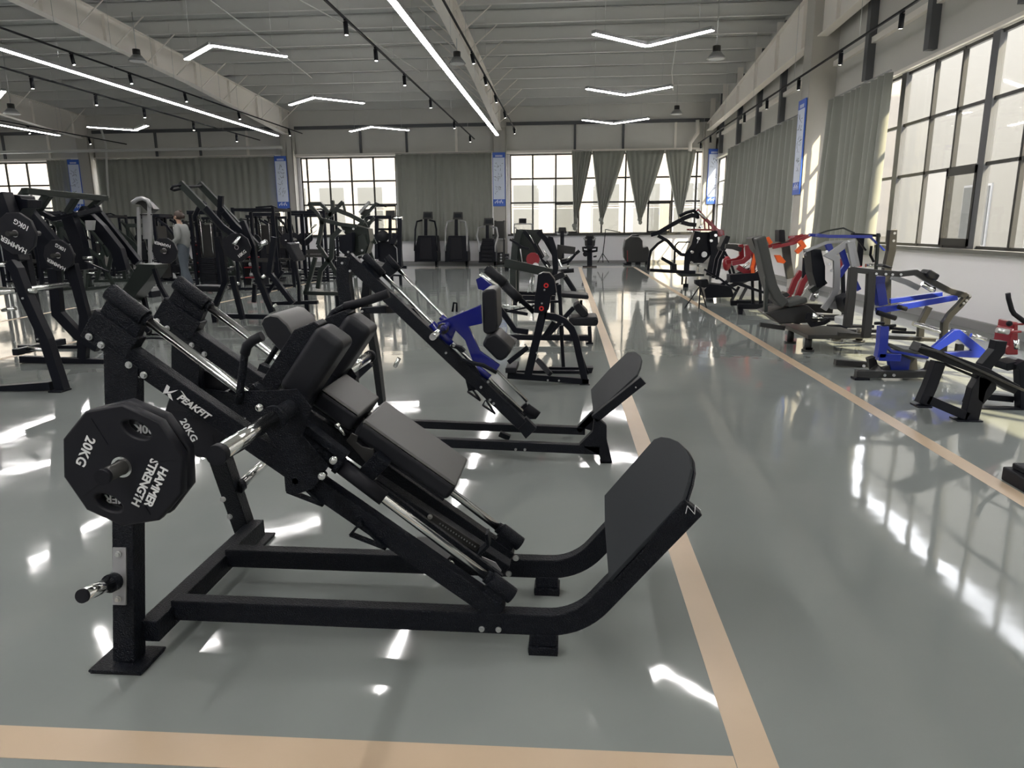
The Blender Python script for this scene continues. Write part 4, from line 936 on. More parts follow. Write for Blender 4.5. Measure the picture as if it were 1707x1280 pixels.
for q in (0, 1.1):
    E2.bar('base_rail', 'blackfar', [(190,1805,q),(940,1835,q)], 12, 0.08)
    E2.bar('post', 'blackfar', [(480,1000,q),(520,1400,q),(700,1590,q),(880,1700,q)], 17, 0.09)
    E2.bar('rear_post', 'blackfar', [(640,960,q),(760,1420,q),(740,1800,q)], 16, 0.08)
E2.fin(MB().box(E2.P(975,1900)+V((0,-0.06,0)), E2.P(1060,1875)+V((0,0.06,0.01))), 'foot', 'blackfar', None)
E2.poly('seat', 'greypad', [(640,1440),(700,1385),(800,1375),(880,1400),(895,1460),(840,1500),(720,1500)], 0.35, (0.2,), 0.03, smooth=True)
p0, p1 = at(41,318,8.0), at(176,331,9.2)
MB().sweep([p0, p1], (0,0,1), 0.07, 0.10).build('top_crossbar', 'green', E2.root, 0.006)
E2.bar('top_arm', 'green', [(235,300,0),(90,500,0),(20,640,0)], 9, 0.08); E2.bar('top_arm', 'green', [(440,330,0.3),(340,470,0.3)], 12, 0.08)
E2.bar('top_arm', 'green', [(680,370,0.7),(600,500,0.7)], 8, 0.08); E2.bar('top_arm', 'green', [(900,380,0.9),(800,470,0.9)], 9, 0.08)
E2.bar('lever_arm', 'blackfar', [(230,410),(530,770),(620,880)], 12, 0.08, (-0.05,))
E2.bar('lever_arm', 'blackfar', [(830,450,0.8),(1230,950,0.8)], 14, 0.08)
E2.bar('lever_arm', 'blackfar', [(720,480,0.6),(900,650,0.6),(1050,840,0.6),(1100,1020,0.6)], 20, 0.10)
E2.bar('upper_frame', 'blackfar', [(330,480,0.4),(480,560,0.4),(700,520,0.4),(900,470,0.5)], 8, 0.07)
E2.bar('upper_frame', 'blackfar', [(180,530,0.4),(400,700,0.4),(450,1010,0.4)], 26, 0.12); E2.bar('upper_frame', 'blackfar', [(620,540,0.4),(700,760,0.4),(760,1010,0.4)], 22, 0.12)
E2.tube('weight_horn', 'chrome', [(740,905,0),(830,905,0)], 2.4); E2.tube('weight_horn', 'chrome', [(760,940,0.2),(820,945,0.2)], 2); E2.tube('weight_horn', 'chrome', [(770,1485,0),(860,1480,0)], 3.2)
E2.bar('handle_bar', 'blackfar', [(760,940,-0.1),(970,1030,-0.1)], 2.6, 0.03)
E2.poly('pale_cover', 'silver', [(580,570),(660,570),(650,660),(590,660)], 0.05, (0.35,))
c = E2.P(1180, 860)+V((0,0.7,0)); MB().tube([c+V((0,-0.08,0)), c+V((0,0.25,0))], 0.025, 14).build('weight_horn', 'graphite', E2.root)
c = E.P(150, 690)+V((0,0.0,0)); disc_plate('large black 10 kg plate at the left edge of the left lever machine', c, 0.21, None, (('10KG',(0.38,0.40)),('HAMMER',(-0.15,-0.50))), size=0.07, an=150)
MB().tube([c+V((0,-0.12,0)), c+V((0,0.3,0))], 0.025, 14).build('weight_horn', 'graphite', E.root)
c = E2.P(580, 880)+V((0,-0.1,0)); disc_plate('black 10 kg plate on the lever machine with top crossbar', c, 0.19, None, (('10KG',(0.25,0.48)),('HAMMER',(-0.2,-0.55))), size=0.06, an=150)
MB().tube([c+V((0,-0.12,0)), c+V((0,0.25,0))], 0.025, 14).build('weight_horn', 'graphite', E2.root)
c = E2.P(1180, 860)+V((0,0.7,0)); disc_plate('black plate at the end of the lever arm beside the slanted green-topped pad', c, 0.17, None, (('HAMMER',(-0.1,0.5)),), size=0.055, an=165)
E3 = Mc('row_machine', 'black machine with a slanted green-topped pad left of the person', 'gym machine', 10.2, (1290,1720), CE)
E3.poly('chest_pad', 'green', [(1225,960),(1375,965),(1385,1000),(1300,1120),(1150,1300),(1090,1370),(1010,1300),(1110,1150)], 0.35, (0,), 0.01)
E3.bar('strut', 'blackfar', [(1150,1250),(1210,1500),(1215,1680)], 7, 0.06, (0, 0.35)); E3.bar('strut', 'blackfar', [(1150,1280),(1300,1530),(1330,1560)], 9, 0.06)
E3.bar('base_rail', 'blackfar', [(1210,1650),(1560,1640)], 5, 0.07, (0, 0.4)); E3.bar('strut', 'blackfar', [(1370,1000),(1420,1150),(1500,1290)], 6, 0.06)
# --- lat pulldown lever machine in the middle left
CF = (260,290,5.333)
Fm = Mc('lat_pulldown_machine', 'plate-loaded lat pulldown with two long raised lever arms left of centre', 'gym machine', 11.3, (700,1360), CF)
for q, a, b_ in ((0,(215,80),(800,700)), (0.55,(385,85),(930,670))):
    Fm.bar('lever_arm', 'green', [(a[0],a[1],q),((a[0]+b_[0])/2,(a[1]+b_[1])/2-5,q),(b_[0],b_[1],q)], 10.5, 0.07)
Fm.tube('handle_bar', 'rubber', [(240,95,0),(150,110,-0.1),(135,135,-0.1),(160,145,0),(260,120,0.1),(400,105,0.5)], 2.2)
for q in (0, 0.8):
    Fm.bar('front_post', 'blackfar', [(540,560,q),(590,700,q),(620,960,q),(500,1230,q)], 8, 0.08)
    Fm.bar('centre_post', 'blackfar', [(770,420,q),(860,640,q),(890,880,q),(1035,1230,q)], 9, 0.08)
    Fm.bar('rear_post', 'blackfar', [(1050,560,q),(1010,880,q),(1220,1150,q)], 8, 0.08)
    Fm.bar('base_rail', 'blackfar', [(500,1260,q),(1050,1270,q)], 8, 0.08)
    Fm.bar('base_rail', 'blackfar', [(1040,1150,q+0.4),(1440,1140,q+0.4)], 6, 0.08)
Fm.bar('post', 'blackfar', [(730,900),(750,1000),(820,1280)], 8, 0.07, (-0.2,)); Fm.bar('post', 'blackfar', [(880,980,0.4),(870,1140,0.4)], 6, 0.07)
Fm.bar('upright', 'blackfar', [(445,180),(440,300),(430,520)], 8, 0.07, (0.5,)); Fm.tube('curved_bar', 'blackfar', [(440,250,0.5),(380,300,0.5),(345,370,0.5),(350,420,0.5)], 4)
Fm.bar('link_arm', 'blackfar', [(470,300),(620,470),(740,560)], 9, 0.06, (-0.1, 0.4)); Fm.bar('link_arm', 'blackfar', [(600,340,0.3),(700,460,0.3),(850,600,0.3)], 10, 0.06)
Fm.tube('weight_horn', 'chrome', [(690,630,-0.3),(745,560,-0.2)], 3); Fm.tube('weight_horn', 'chrome', [(910,640,0),(985,600,0)], 4); Fm.tube('weight_horn', 'chrome', [(665,960),(740,975)], 2.6); Fm.tube('weight_horn', 'chrome', [(920,930),(970,905)], 2.6); Fm.tube('weight_horn', 'chrome', [(1020,1190),(1070,1160)], 2.6)
Fm.poly('back_pad', 'pad', [(1115,610),(1150,625),(1225,770),(1200,785),(1160,760),(1110,660)], 0.35, (0.2,), 0.015, smooth=True)
Fm.bar('pad_post', 'blackfar', [(1170,780),(1210,990),(1215,1150)], 5, 0.06, (0.3,)); Fm.bar('diagonal', 'blackfar', [(1130,860,0.3),(980,1080,0.3)], 5, 0.06)
Fm.poly('thigh_pad', 'pad', [(280,1000),(500,1005),(540,1030),(500,1060),(300,1055)], 0.3, (0.2,), 0.02, smooth=True)
c = Fm.P(760, 650)+V((0,-0.15,0)); w = disc_plate('black plate with small white lettering on the lat pulldown lever', c, 0.23, None, (('10KG',(0.35,-0.45)),), size=0.07, an=35)
# --- multi-arm lever machine in front of the third window
CH = (490,325,6.737)
Hm = Mc('lever_squat_machine', 'dark green-black multi-arm lever machine in front of the bright left-centre window', 'gym machine', 12.6, (270,1060), CH)
for q in (0, 0.7):
    Hm.bar('top_arm', 'green', [(165,95,q),(300,95,q),(430,240,q)], 5, 0.07); Hm.bar('top_arm', 'green', [(165,95,q),(270,210,q),(330,330,q)], 5, 0.07)
    Hm.bar('top_arm', 'green', [(430,60,q),(440,140,q),(400,240,q)], 5.5, 0.07); Hm.bar('top_arm', 'green', [(550,75,q),(470,160,q),(370,260,q)], 5, 0.07)
    Hm.bar('lever_arm', 'green', [(480,165,q),(640,230,q),(790,310,q)], 6.5, 0.07); Hm.bar('cross_arm', 'green', [(330,280,q),(520,330,q),(700,350,q)], 6, 0.07)
    Hm.bar('post', 'green', [(330,260,q),(290,480,q),(270,560,q)], 6, 0.07); Hm.bar('shin_post', 'green', [(520,380,q),(430,480,q),(420,700,q),(300,850,q),(270,1050,q)], 7, 0.07)
    Hm.bar('shin_post', 'green', [(270,560,q),(380,720,q),(520,940,q)], 6, 0.07); Hm.bar('base_rail', 'green', [(110,1100,q),(520,1110,q)], 6, 0.07)
    Hm.bar('rear_post', 'green', [(240,700,q),(190,900,q),(130,1100,q)], 6, 0.07)
Hm.bar('upper_strut', 'green', [(550,75),(575,190)], 3.2, 0.05); Hm.tube('handle', 'chrome', [(250,330,0),(190,380,0)], 1.6); Hm.tube('handle', 'chrome', [(260,390,0),(120,505,0)], 0.9)
Hm.poly('back_shell', 'green', [(480,350),(650,340),(800,380),(820,520),(780,660),(640,700),(540,700),(560,480)], 0.3, (0.2,)); Hm.poly('housing', 'blackfar', [(510,470),(660,420),(660,640),(600,690),(520,620)], 0.2, (-0.05,))
Hm.bar('side_arm', 'silver', [(850,75,0.5),(740,200,0.5)], 4.5, 0.05); Hm.bar('side_arm', 'green', [(930,90,0.5),(800,230,0.5),(760,260,0.5)], 5, 0.05); Hm.tube('side_handle', 'rubber', [(920,90,0.5),(960,110,0.5),(1040,128,0.5)], 1.6)
Hm.poly('console', 'graphite', [(640,150),(735,150),(745,220),(700,240),(635,215)], 0.06, (0.6,)); Hm.bar('curved_arm', 'green', [(790,310,0.5),(860,430,0.5),(920,550,0.5)], 4.5, 0.05); Hm.bar('curved_arm', 'green', [(900,250,0.5),(840,340,0.5)], 4, 0.05)
Hm.poly('lower_seat', 'green', [(700,470),(770,430),(800,560),(760,660),(700,640)], 0.3, (0.1,), 0.01)
c_ = [(578,405),(625,638),(780,620),(683,380)]
Hm.bolts(c_, 1.8, -0.08)
# --- weight stack machine with steel top
Im = Mc('cable_machine', 'black cable machine with chrome top tube right of the multi-arm lever machine', 'gym machine', 21.0, (1180,840), CH)
for q in (0, 0.9): Im.bar('post', 'blackfar', [(1190,260,q),(1185,830,q)], 7, 0.10); Im.bar('post', 'blackfar', [(930,260,q),(930,720,q)], 5.5, 0.10); Im.bar('post', 'blackfar', [(1080,250,q),(1080,560,q)], 4.5, 0.08)
Im.bar('top_beam', 'blackfar', [(760,250),(1100,248)], 5, 0.10, (0, 0.9)); Im.tube('chrome_top', 'chrome', [(1105,262),(1218,262)], 2.6); Im.bar('mid_beam', 'blackfar', [(930,385),(1190,385)], 3.5, 0.08)
Im.poly('weight_shroud', 'blackfar', [(920,530),(1060,520),(1150,560),(1170,820),(940,740)], 0.6, (0.1,)); Im.poly('console', 'graphite', [(1030,175),(1130,172),(1135,235),(1030,235)], 0.05)
Im.bar('seat_strut', 'blackfar', [(1150,440),(1110,550)], 7, 0.2); Im.tube('cable', 'steel', [(1120,560,-0.05),(1155,600,-0.05),(1165,760,-0.05)], 0.8); Im.fin(MB().ball(Im.P(1000,465), 0.18), 'pulley_cover', 'rubber', None)
Im.bar('foot_rail', 'blackfar', [(1080,900,-0.6),(1215,905,-0.6)], 3, 0.05); Im.bar('base_rail', 'blackfar', [(930,815),(1190,830)], 5, 0.1, (0, 0.9))
# --- stair climbers along the far wall
CT = (660,240,5.02)
def stepper(label, kind, Y, cx, top, base, w, steps):
    T = Mc('stair_climber', label, 'cardio machine', Y, (cx, base), CT, 'cardio machines along the far curtain'); hw = w/2
    y1 = top + (base-top)*0.48
    T.poly('body', 'blackfar', [(cx-hw,base),(cx-hw,base-90),(cx-hw+30,y1),(cx+hw-15,y1),(cx+hw,base-60),(cx+hw,base)], 0.9, (0,), 0.02)
    if steps:
        for k in range(6): T.poly('step', 'rubber', [(cx-hw*0.6,base-30-k*34),(cx+hw*0.6,base-30-k*34),(cx+hw*0.6,base-12-k*34),(cx-hw*0.6,base-12-k*34)], 0.10, (-0.10,), 0.004)
    else: T.poly('belt_front', 'rubber', [(cx-hw*0.55,base-20),(cx+hw*0.62,base-20),(cx+hw*0.5,y1+18),(cx-hw*0.42,y1+18)], 0.05, (-0.05,), 0.01)
    T.bar('console_post', 'blackfar', [(cx,y1,0.5),(cx,top+60,0.5)], 5, 0.1)
    T.poly('console', 'graphite', [(cx-42,top+62),(cx-36,top),(cx+40,top),(cx+44,top+62)], 0.08, (0.4,), 0.01); T.poly('screen', 'footplate', [(cx-30,top+48),(cx-26,top+12),(cx+30,top+12),(cx+33,top+48)], 0.01, (0.38,))
    for s in (-1, 1):
        T.tube('handrail', kind, [(cx+s*30,top+72,0.4),(cx+s*75,top+84,0.3),(cx+s*88,top+150,0.1),(cx+s*(hw-4),y1+60,-0.1),(cx+s*(hw-2),base-90,-0.15)], 1.5)
    for s in (-1, 1): T.poly('foot', 'rubber', [(cx+s*hw*0.9-10,base+2),(cx+s*hw*0.9+10,base+2),(cx+s*hw*0.9+10,base-8),(cx+s*hw*0.9-10,base-8)], 0.3)
stepper('dark cardio machine with square console, leftmost of three by the curtain', 'blackfar', 31.3, 250, 565, 985, 190, False)
stepper('dark cardio machine with pale curved handrails, middle of three by the curtain', 'silver', 31.2, 505, 568, 985, 190, False)
stepper('stair climber with visible steps beside the column with banner', 'silver', 31.0, 765, 618, 990, 140, True)
# cardio machines in front of the right bright window
def bike(label, name, x, y0, y1, Y, big):
    T = Mc(name, label, 'cardio machine', Y, (x, y1), (820,230,4.2675)); h = y1-y0
    T.poly('console', 'graphite', [(x-28,y0+30),(x-24,y0),(x+26,y0),(x+30,y0+30)], 0.06, (0,), 0.01)
    T.bar('mast', 'blackfar', [(x,y0+25),(x,y1-8)], 6 if not big else 8, 0.12)
    T.tube('handlebar', 'silver', [(x-42,y0+35),(x-30,y0+50),(x,y0+46),(x+30,y0+50),(x+42,y0+35)], 1.6)
    T.bar('base_bar', 'blackfar', [(x-50,y1-3),(x+50,y1-3)], 3, 0.35)
    if big:
        T.poly('body', 'graphite', [(x-32,y0+95),(x-36,y0+30),(x+44,y0+30),(x+38,y0+95)], 0.35, (0.1,), 0.03, smooth=True)
        T.tube('arm_loop', 'rubber', [(x-20,y0+105,-0.05),(x-48,y0+105,-0.05),(x-44,y0+128,-0.05),(x-10,y0+132,-0.05)], 2); T.tube('arm_loop', 'rubber', [(x+20,y0+105,-0.05),(x+52,y0+105,-0.05),(x+50,y0+128,-0.05),(x+12,y0+132,-0.05)], 2)
        T.rod('pedal_crank', 'rubber', x-30, y0+150, -0.1, 0.1, 4); T.poly('pedal', 'rubber', [(x+26,y0+165),(x+50,y0+160),(x+50,y0+172),(x+28,y0+175)], 0.1); T.poly('seat', 'pad', [(x-26,y0+90),(x+30,y0+90),(x+20,y0+115),(x-18,y0+115)], 0.3, (-0.3,), 0.02, smooth=True)
    return T
bike('upright exercise bike with grey body under the tied curtains', 'exercise_bike', 695, 675, 918, 29.8, True)
bike('slim cardio machine with pale console before the sliding window', 'elliptical_trainer', 500, 635, 880, 30.6, False)
T = Mc('treadmill', 'treadmill with small black screen in front of the bright far window', 'cardio machine', 30.2, (215,880), (820,230,4.2675))
T.poly('screen', 'rubber', [(192,572),(245,572),(245,608),(192,608)], 0.06); T.tube('handrail', 'silver', [(155,760),(160,612),(190,610),(285,612),(282,760)], 1.2); T.tube('handrail', 'silver', [(160,640),(175,640),(150,850)], 1); T.poly('deck', 'blackfar', [(140,800),(290,800),(300,880),(130,880)], 1.6, (0,), 0.02)
for x_, a in ((150,760),(285,760)): T.bar('upright', 'graphite', [(x_,a-20),(x_,870)], 3, 0.08)
# floor scrubber, microphone stand, small cabinet
T = Mc('floor_scrubber', 'dark grey ride-on floor scrubber by the far wall', 'cleaning machine', 31.3, (1010,905), (820,230,4.2675))
T.poly('tank', 'graphite', [(942,850),(938,790),(950,725),(985,700),(1050,705),(1072,730),(1075,780),(1110,770),(1120,800),(1130,870),(1090,885),(960,885)], 0.8, (0,), 0.04); T.poly('red_trim', 'red', [(962,880),(960,800),(966,800),(968,880)], 0.02, (-0.02,))
for x_ in (975, 1040, 1110): T.rod('wheel', 'rubber', x_, 893, 0.05, 0.2, 4.2)
T.bar('squeegee', 'rubber', [(935,893),(960,896)], 2, 0.7); T.poly('seat', 'pad', [(985,700),(1050,700),(1045,688),(1000,690)], 0.5, (0.1,), 0.02)
T = Mc('light_stand', 'thin black tripod stand with slanted top arm below the tied curtains', 'stand', 29.5, (785,885), (820,230,4.2675))
T.tube('pole', 'rubber', [(808,650),(800,740),(786,850)], 0.7); T.tube('arm', 'rubber', [(808,650),(915,670)], 0.6)
for dx in (-35, 45): T.tube('leg', 'rubber', [(788,820),(788+dx,886)], 0.6)
T.tube('leg', 'rubber', [(788,820,0),(790,884,-0.4)], 0.6)
T = Mc('shelf_cabinet', 'narrow grey cabinet standing beside the banner column', 'cabinet', 32.15, (865,1000), CT)
T.poly('body', 'graphite', [(822,645),(905,645),(905,790),(822,790)], 0.4); T.poly('lower_box', 'graphite', [(848,910),(895,905),(900,1000),(850,1000)], 0.4); T.poly('shelf', 'silver', [(845,790),(908,790),(908,800),(845,800)], 0.5); T.bar('side_frame', 'graphite', [(828,640),(828,1000)], 2, 0.05, (0, 0.4)); T.bar('side_frame', 'graphite', [(902,640),(902,1000)], 2, 0.05, (0, 0.4))
for k in range(3): T.rod('speaker_cone', 'steel', 880, 925+k*25, -0.03, 0.0, 1.6)
T = Mc('loudspeaker', 'small black loudspeaker on the floor behind the green arm of the bench machine', 'speaker', 27, (927,985), CT)
T.poly('box', 'rubber', [(910,920),(942,920),(942,1090),(910,1090)], 0.4, (0,), 0.01); T.rod('cone', 'graphite', 926, 945, -0.01, 0.0, 2.0)
# ---------------------------------------------------------------- right side machines
CR1 = (1070,335,6.737)
R1 = Mc('pull_over_machine', 'black lever machine with dark red arms and arched tubes by the far right corner', 'gym machine', 19.5, (500,800), CR1)
for q in (0, 0.7):
    R1.bar('lever_arm', 'blackfar', [(100,380,q),(200,350,q),(330,270,q),(480,190,q),(560,160,q),(620,170,q)], 6.5, 0.08)
    R1.tube('arched_tube', 'blackfar', [(420,170,q),(500,130,q),(580,110,q),(620,130,q),(630,200,q)], 2.6)
    R1.bar('front_hoop', 'blackfar', [(260,430,q),(180,480,q),(100,560,q),(85,640,q),(70,780,q)], 4, 0.05)
    R1.bar('post', 'blackfar', [(180,390,q),(290,450,q),(370,540,q),(440,600,q),(520,610,q)], 5, 0.07)
    R1.bar('post', 'blackfar', [(620,340,q),(580,500,q),(510,600,q),(500,780,q)], 8, 0.08); R1.bar('post', 'blackfar', [(800,340,q),(820,600,q),(760,840,q)], 12, 0.08)
    R1.bar('base_rail', 'blackfar', [(90,775,q),(330,790,q),(600,800,q)], 5, 0.08); R1.bar('seat_strut', 'blackfar', [(220,640,q),(340,710,q)], 5, 0.05)
    R1.bar('red_arm', 'red', [(620,100,q),(700,190,q),(850,330,q)], 5, 0.06)
R1.bar('red_beam', 'red', [(540,322),(860,325)], 2.8, 0.1, (0, 0.5)); R1.poly('red_bracket', 'red', [(830,300),(920,330),(930,390),(870,400),(830,350)], 0.3); R1.tube('chrome_arm', 'chrome', [(625,115,-0.1),(720,200,-0.1)], 1.6)
for k, x in enumerate((700,745,785)): R1.bar('red_strut', 'red', [(x,215),(x+8,320)], 2.2, 0.05)
R1.bar('arm_pad', 'pad', [(440,240),(520,262),(600,270)], 6, 0.15, (-0.1,)); R1.poly('seat', 'pad', [(340,700),(400,710),(400,790),(345,800)], 0.4, (0.1,), 0.02); R1.bar('hoop', 'blackfar', [(380,560),(375,500),(410,462),(540,462)], 2, 0.04); R1.bar('hoop', 'blackfar', [(370,560),(365,700)], 3, 0.04)
R1.poly('weight_block', 'blackfar', [(610,350),(800,350),(820,560),(760,640),(700,700),(560,700),(520,620)], 0.5, (0.15,)); 
for x, y in ((655,290),(810,385),(760,445),(620,420),(550,570),(545,690),(640,725)): R1.rod('pin', 'chrome', x, y, -0.25, 0.1, 2.2)
for x, y in ((700,600),(600,450)): R1.rod('pulley', 'steel', x, y, -0.02, 0.04, 4.5)
R1.poly('step_platform', 'green', [(400,805),(700,820),(700,845),(440,850)], 0.6, (0,), 0.004); 
for x in (455, 497): R1.bar('platform_leg', 'blackfar', [(x,850),(x-5,940)], 2.4, 0.04)
R2 = Mc('seated_lever_machine', 'black and red machine with tall back pad on the right, behind the tripod', 'gym machine', 15.6, (1050,1240), CR1)
R2.poly('back_pad', 'pad', [(945,385),(995,400),(940,560),(900,560),(880,520)], 0.4, (0,), 0.015, smooth=True); R2.bar('post', 'blackfar', [(930,560),(880,660),(840,880)], 5, 0.07, (0, 0.4)); R2.bar('post', 'blackfar', [(925,570),(1000,700),(1040,830)], 3.6, 0.06, (0, 0.4))
R2.bar('arm', 'graphite', [(940,505),(1050,510),(1140,530)], 6.5, 0.08, (0,)); R2.bar('side_frame', 'blackfar', [(680,760),(860,870),(1050,1010)], 3, 0.05, (-0.2,)); R2.poly('base_box', 'blackfar', [(700,1000),(760,930),(1000,960),(1040,1080),(720,1090)], 0.7)
for x0 in (1090, 1180): R2.bar('front_leg', 'blackfar', [(x0,960),(x0-95,1225)], 4.2, 0.06)
R2.bar('long_rail', 'blackfar', [(960,890),(1100,920),(1240,975)], 3, 0.05, (0,)); R2.bar('rear_rail', 'blackfar', [(1060,1225),(1260,1215)], 8, 0.08)
R2.fin(MB().ball(R2.P(950,700)+V((0,-0.05,0)), 0.13, sc=(0.7,0.6,1.2)), 'red_knob', 'red', None); R2.bar('shelf', 'blackfar', [(1000,900,-0.1),(1160,845,-0.1)], 1.8, 0.05)
R2.bar('cross_arm', 'blackfar', [(860,1000),(1120,830),(1260,770)], 5, 0.07, (0.3,)); R2.bar('cross_arm', 'blackfar', [(960,1010),(1260,900)], 6, 0.07, (0.5,))
T = Mc('tripod', 'black tripod with a dark box on top standing on the right tape line', 'tripod', 14.4, (650,1210), CR1)
T.poly('head_box', 'rubber', [(600,890),(740,880),(760,960),(700,975),(640,960),(600,930)], 0.15)
for a in ((480,1225,0),(640,1215,-0.25),(725,1225,0)): T.tube('leg', 'rubber', [(655,950,0),a], 1.1)
T.tube('pole', 'rubber', [(655,900),(655,1050)], 1.4)
CR2 = (1200,370,8.533)
R3 = Mc('red_press_machine', 'dark red and orange lever machine behind the long curved back pad', 'gym machine', 13.4, (700,1250), CR2)
R3.bar('red_frame', 'red', [(170,590),(330,560),(400,500),(390,330)], 7, 0.08, (0, 0.5)); R3.bar('red_frame', 'red', [(390,330),(460,440),(500,560)], 6, 0.06); R3.bar('red_arm', 'red', [(500,310),(520,420),(450,720)], 8, 0.06); R3.bar('orange_arm', 'orange', [(490,440),(440,640),(450,740)], 5, 0.05, (-0.1,))
R3.bar('red_frame', 'red', [(250,640),(350,700),(470,740),(640,700)], 8, 0.08); R3.bar('red_bar', 'red', [(750,360),(900,330),(1040,300),(1280,190)], 5, 0.08, (0, 0.4)); R3.bar('red_bar', 'red', [(1020,220),(1140,210),(1280,195)], 4, 0.05, (0.2,))
R3.bar('orange_arm', 'orange', [(1060,430),(1160,340),(1110,270)], 6.5, 0.09, (-0.1,)); R3.poly('orange_bracket', 'orange', [(645,225),(690,208),(745,290),(700,325)], 0.06, (-0.05,)); R3.poly('orange_plate', 'orange', [(770,470),(850,470),(930,560),(900,590),(820,575)], 0.08, (-0.05,)); R3.bar('orange_post', 'orange', [(440,640),(460,730)], 3, 0.05)
R3.bar('dark_seat_frame', 'blackfar', [(120,800),(400,780),(640,760)], 12, 0.3); R3.tube('chrome_pin', 'chrome', [(330,650,-0.1),(420,580,-0.1)], 1.6); R3.tube('chrome_pin', 'chrome', [(460,750,-0.1),(620,630,-0.1)], 1.4); R3.tube('chrome_pin', 'chrome', [(555,780,-0.1),(640,700,-0.1)], 1.4)
R3.bar('slanted_bar', 'blackfar', [(170,850),(400,930),(650,1010)], 4, 0.07, (-0.1,)); R3.bar('base_rail', 'blackfar', [(250,1200),(900,1200)], 8, 0.08, (0, 0.6))
for x in (480, 590, 660, 720): R3.bar('post', 'blackfar', [(x,820),(x+8,1190)], 4, 0.06, (0.1,))
R3.bar('arm', 'graphite', [(110,350),(220,360),(340,400)], 7, 0.08, (0.2,)); R3.poly('back_pad', 'pad', [(890,110),(975,110),(985,290),(890,290)], 0.3, (0.2,), 0.02, smooth=True); R3.bar('pad_post', 'graphite', [(930,280,0.2),(960,560,0.2),(1000,800,0.2)], 11, 0.1)
CR3 = (1270,370,5.566)
R4 = Mc('standing_press_machine', 'silver-armed machine with a long curved grey back pad and step platform on the right', 'gym machine', 9.4, (410,1205), CR3)
R4.bar('back_pad', 'greypad', [(0,140),(40,300),(70,450),(110,600),(160,700),(230,770)], 15, 0.34, (0.2,), 0.02); R4.poly('head_pad', 'graphite', [(-60,150),(30,130),(80,200),(95,300),(20,310),(-20,260)], 0.34, (0.2,), 0.02, smooth=True)
R4.bar('seat_pad', 'greypad', [(250,770),(430,725)], 9, 0.36, (0.2,), 0.02); R4.poly('seat_top', 'graphite', [(240,690),(300,670),(330,700),(300,720),(245,720)], 0.2, (0.3,), 0.01)
R4.bar('main_post', 'green', [(40,330),(60,600),(50,840)], 5, 0.09, (0.1,)); R4.poly('foot_box', 'graphite', [(60,860),(280,800),(460,780),(560,870),(560,950),(200,960),(120,900)], 0.5, (0.15,), 0.02)
R4.poly('platform', 'graphite', [(160,930),(740,975),(945,1045),(430,1045)], 0.02, (0,), 0.002)
a, b_, c, d = ground(1270+430/5.566, 370+1190/5.566), ground(1270+265/5.566, 370+1115/5.566), None, None
zt = 0.24
def gz(px, py, z):
    c = ((px-CX)/F, -(py-CY)/F, 1.0); r = [sum(AX[i][j]*c[j] for j in range(3)) for i in range(3)]; t = (z-EYE)/r[2]; return V((r[0]*t, r[1]*t, z))
pf = [gz(1270+x/5.566, 370+y/5.566, zt) for x, y in ((430,1050),(945,1048),(740,975),(170,935))]
o = [x for x in R4.root.children if x.name.startswith('platform')][0]; bpy.data.objects.remove(o)
MB().prism(pf, (0,0,-0.05)).build('platform', 'graphite', R4.root, 0.004)
for x, y in ((425,1195),(262,1120),(900,1110),(700,1100)):
    g = gz(1270+x/5.566, 370+y/5.566, 0); f = MB().tube([g+V((0,0,0.02)), g+V((0,0,zt-0.05))], 0.045, 12).build('platform_leg', 'graphite', R4.root); MB().tube([g, g+V((0,0,0.02))], 0.08, 14).build('foot_disc', 'graphite', f)
for q in (0.0, 0.55):
    R4.bar('silver_arm', 'silver', [(800,190,q),(700,260,q),(625,310,q),(690,340,q),(695,480,q),(690,620,q),(650,700,q),(570,810,q)], 9.5, 0.05)
    R4.poly('silver_fan', 'silver', [(640,640,q),(700,640,q),(740,810,q),(640,810,q),(600,760,q)], 0.03)
R4.bar('silver_arm', 'silver', [(400,280,0.4),(470,310,0.4),(480,500,0.4),(500,640,0.4),(460,730,0.4)], 9, 0.05); R4.bar('silver_top', 'silver', [(400,270,0.2),(600,190,0.2),(800,180,0.2),(860,170,0.2)], 4, 0.07); R4.bar('silver_arm', 'silver', [(810,190,-0.05),(850,410,-0.05)], 8, 0.05)
R4.poly('dark_core', 'blackfar', [(500,260),(600,260),(640,420),(640,600),(560,620),(520,480)], 0.3, (0.2,)); R4.bar('core_strut', 'green', [(520,660),(660,560)], 9, 0.1, (0.3,)); R4.bar('beam', 'graphite', [(500,830),(780,850)], 13, 0.1, (0.5,))
R4.fin(MB().ball(R4.P(530,690)+V((0,0.1,0)), 0.035), 'knob', 'chrome', None)
for x, y in ((600,275),(645,450),(800,185),(625,390)): R4.bolts([(x,y)], 2.2, 0.0)
R4.bar('clamp', 'rubber', [(430,840),(410,890),(450,950),(560,930),(610,900)], 6, 0.06, (-0.05,)); R4.tube('roller', 'chrome', [(460,870,-0.05),(560,890,-0.05)], 5); R4.bar('low_rail', 'graphite', [(-20,950,0.3),(210,985,0.3)], 7, 0.07)
R5 = Mc('red_row_machine', 'small bright red machine showing between the silver arms', 'gym machine', 11.6, (340,700), CR3)
R5.bar('red_arm', 'red', [(440,470),(380,560),(330,690)], 8, 0.08, (0, 0.4)); R5.bar('red_arm', 'red', [(540,510),(480,650)], 8, 0.06, (0.1,)); R5.tube('chrome_pin', 'chrome', [(450,550,-0.1),(360,700,-0.1)], 1.4); R5.poly('red_plate', 'red', [(720,330),(780,380),(775,440),(730,460),(715,400)], 0.06); R5.poly('red_plate', 'red', [(890,345),(935,345),(930,415),(890,420)], 0.06)
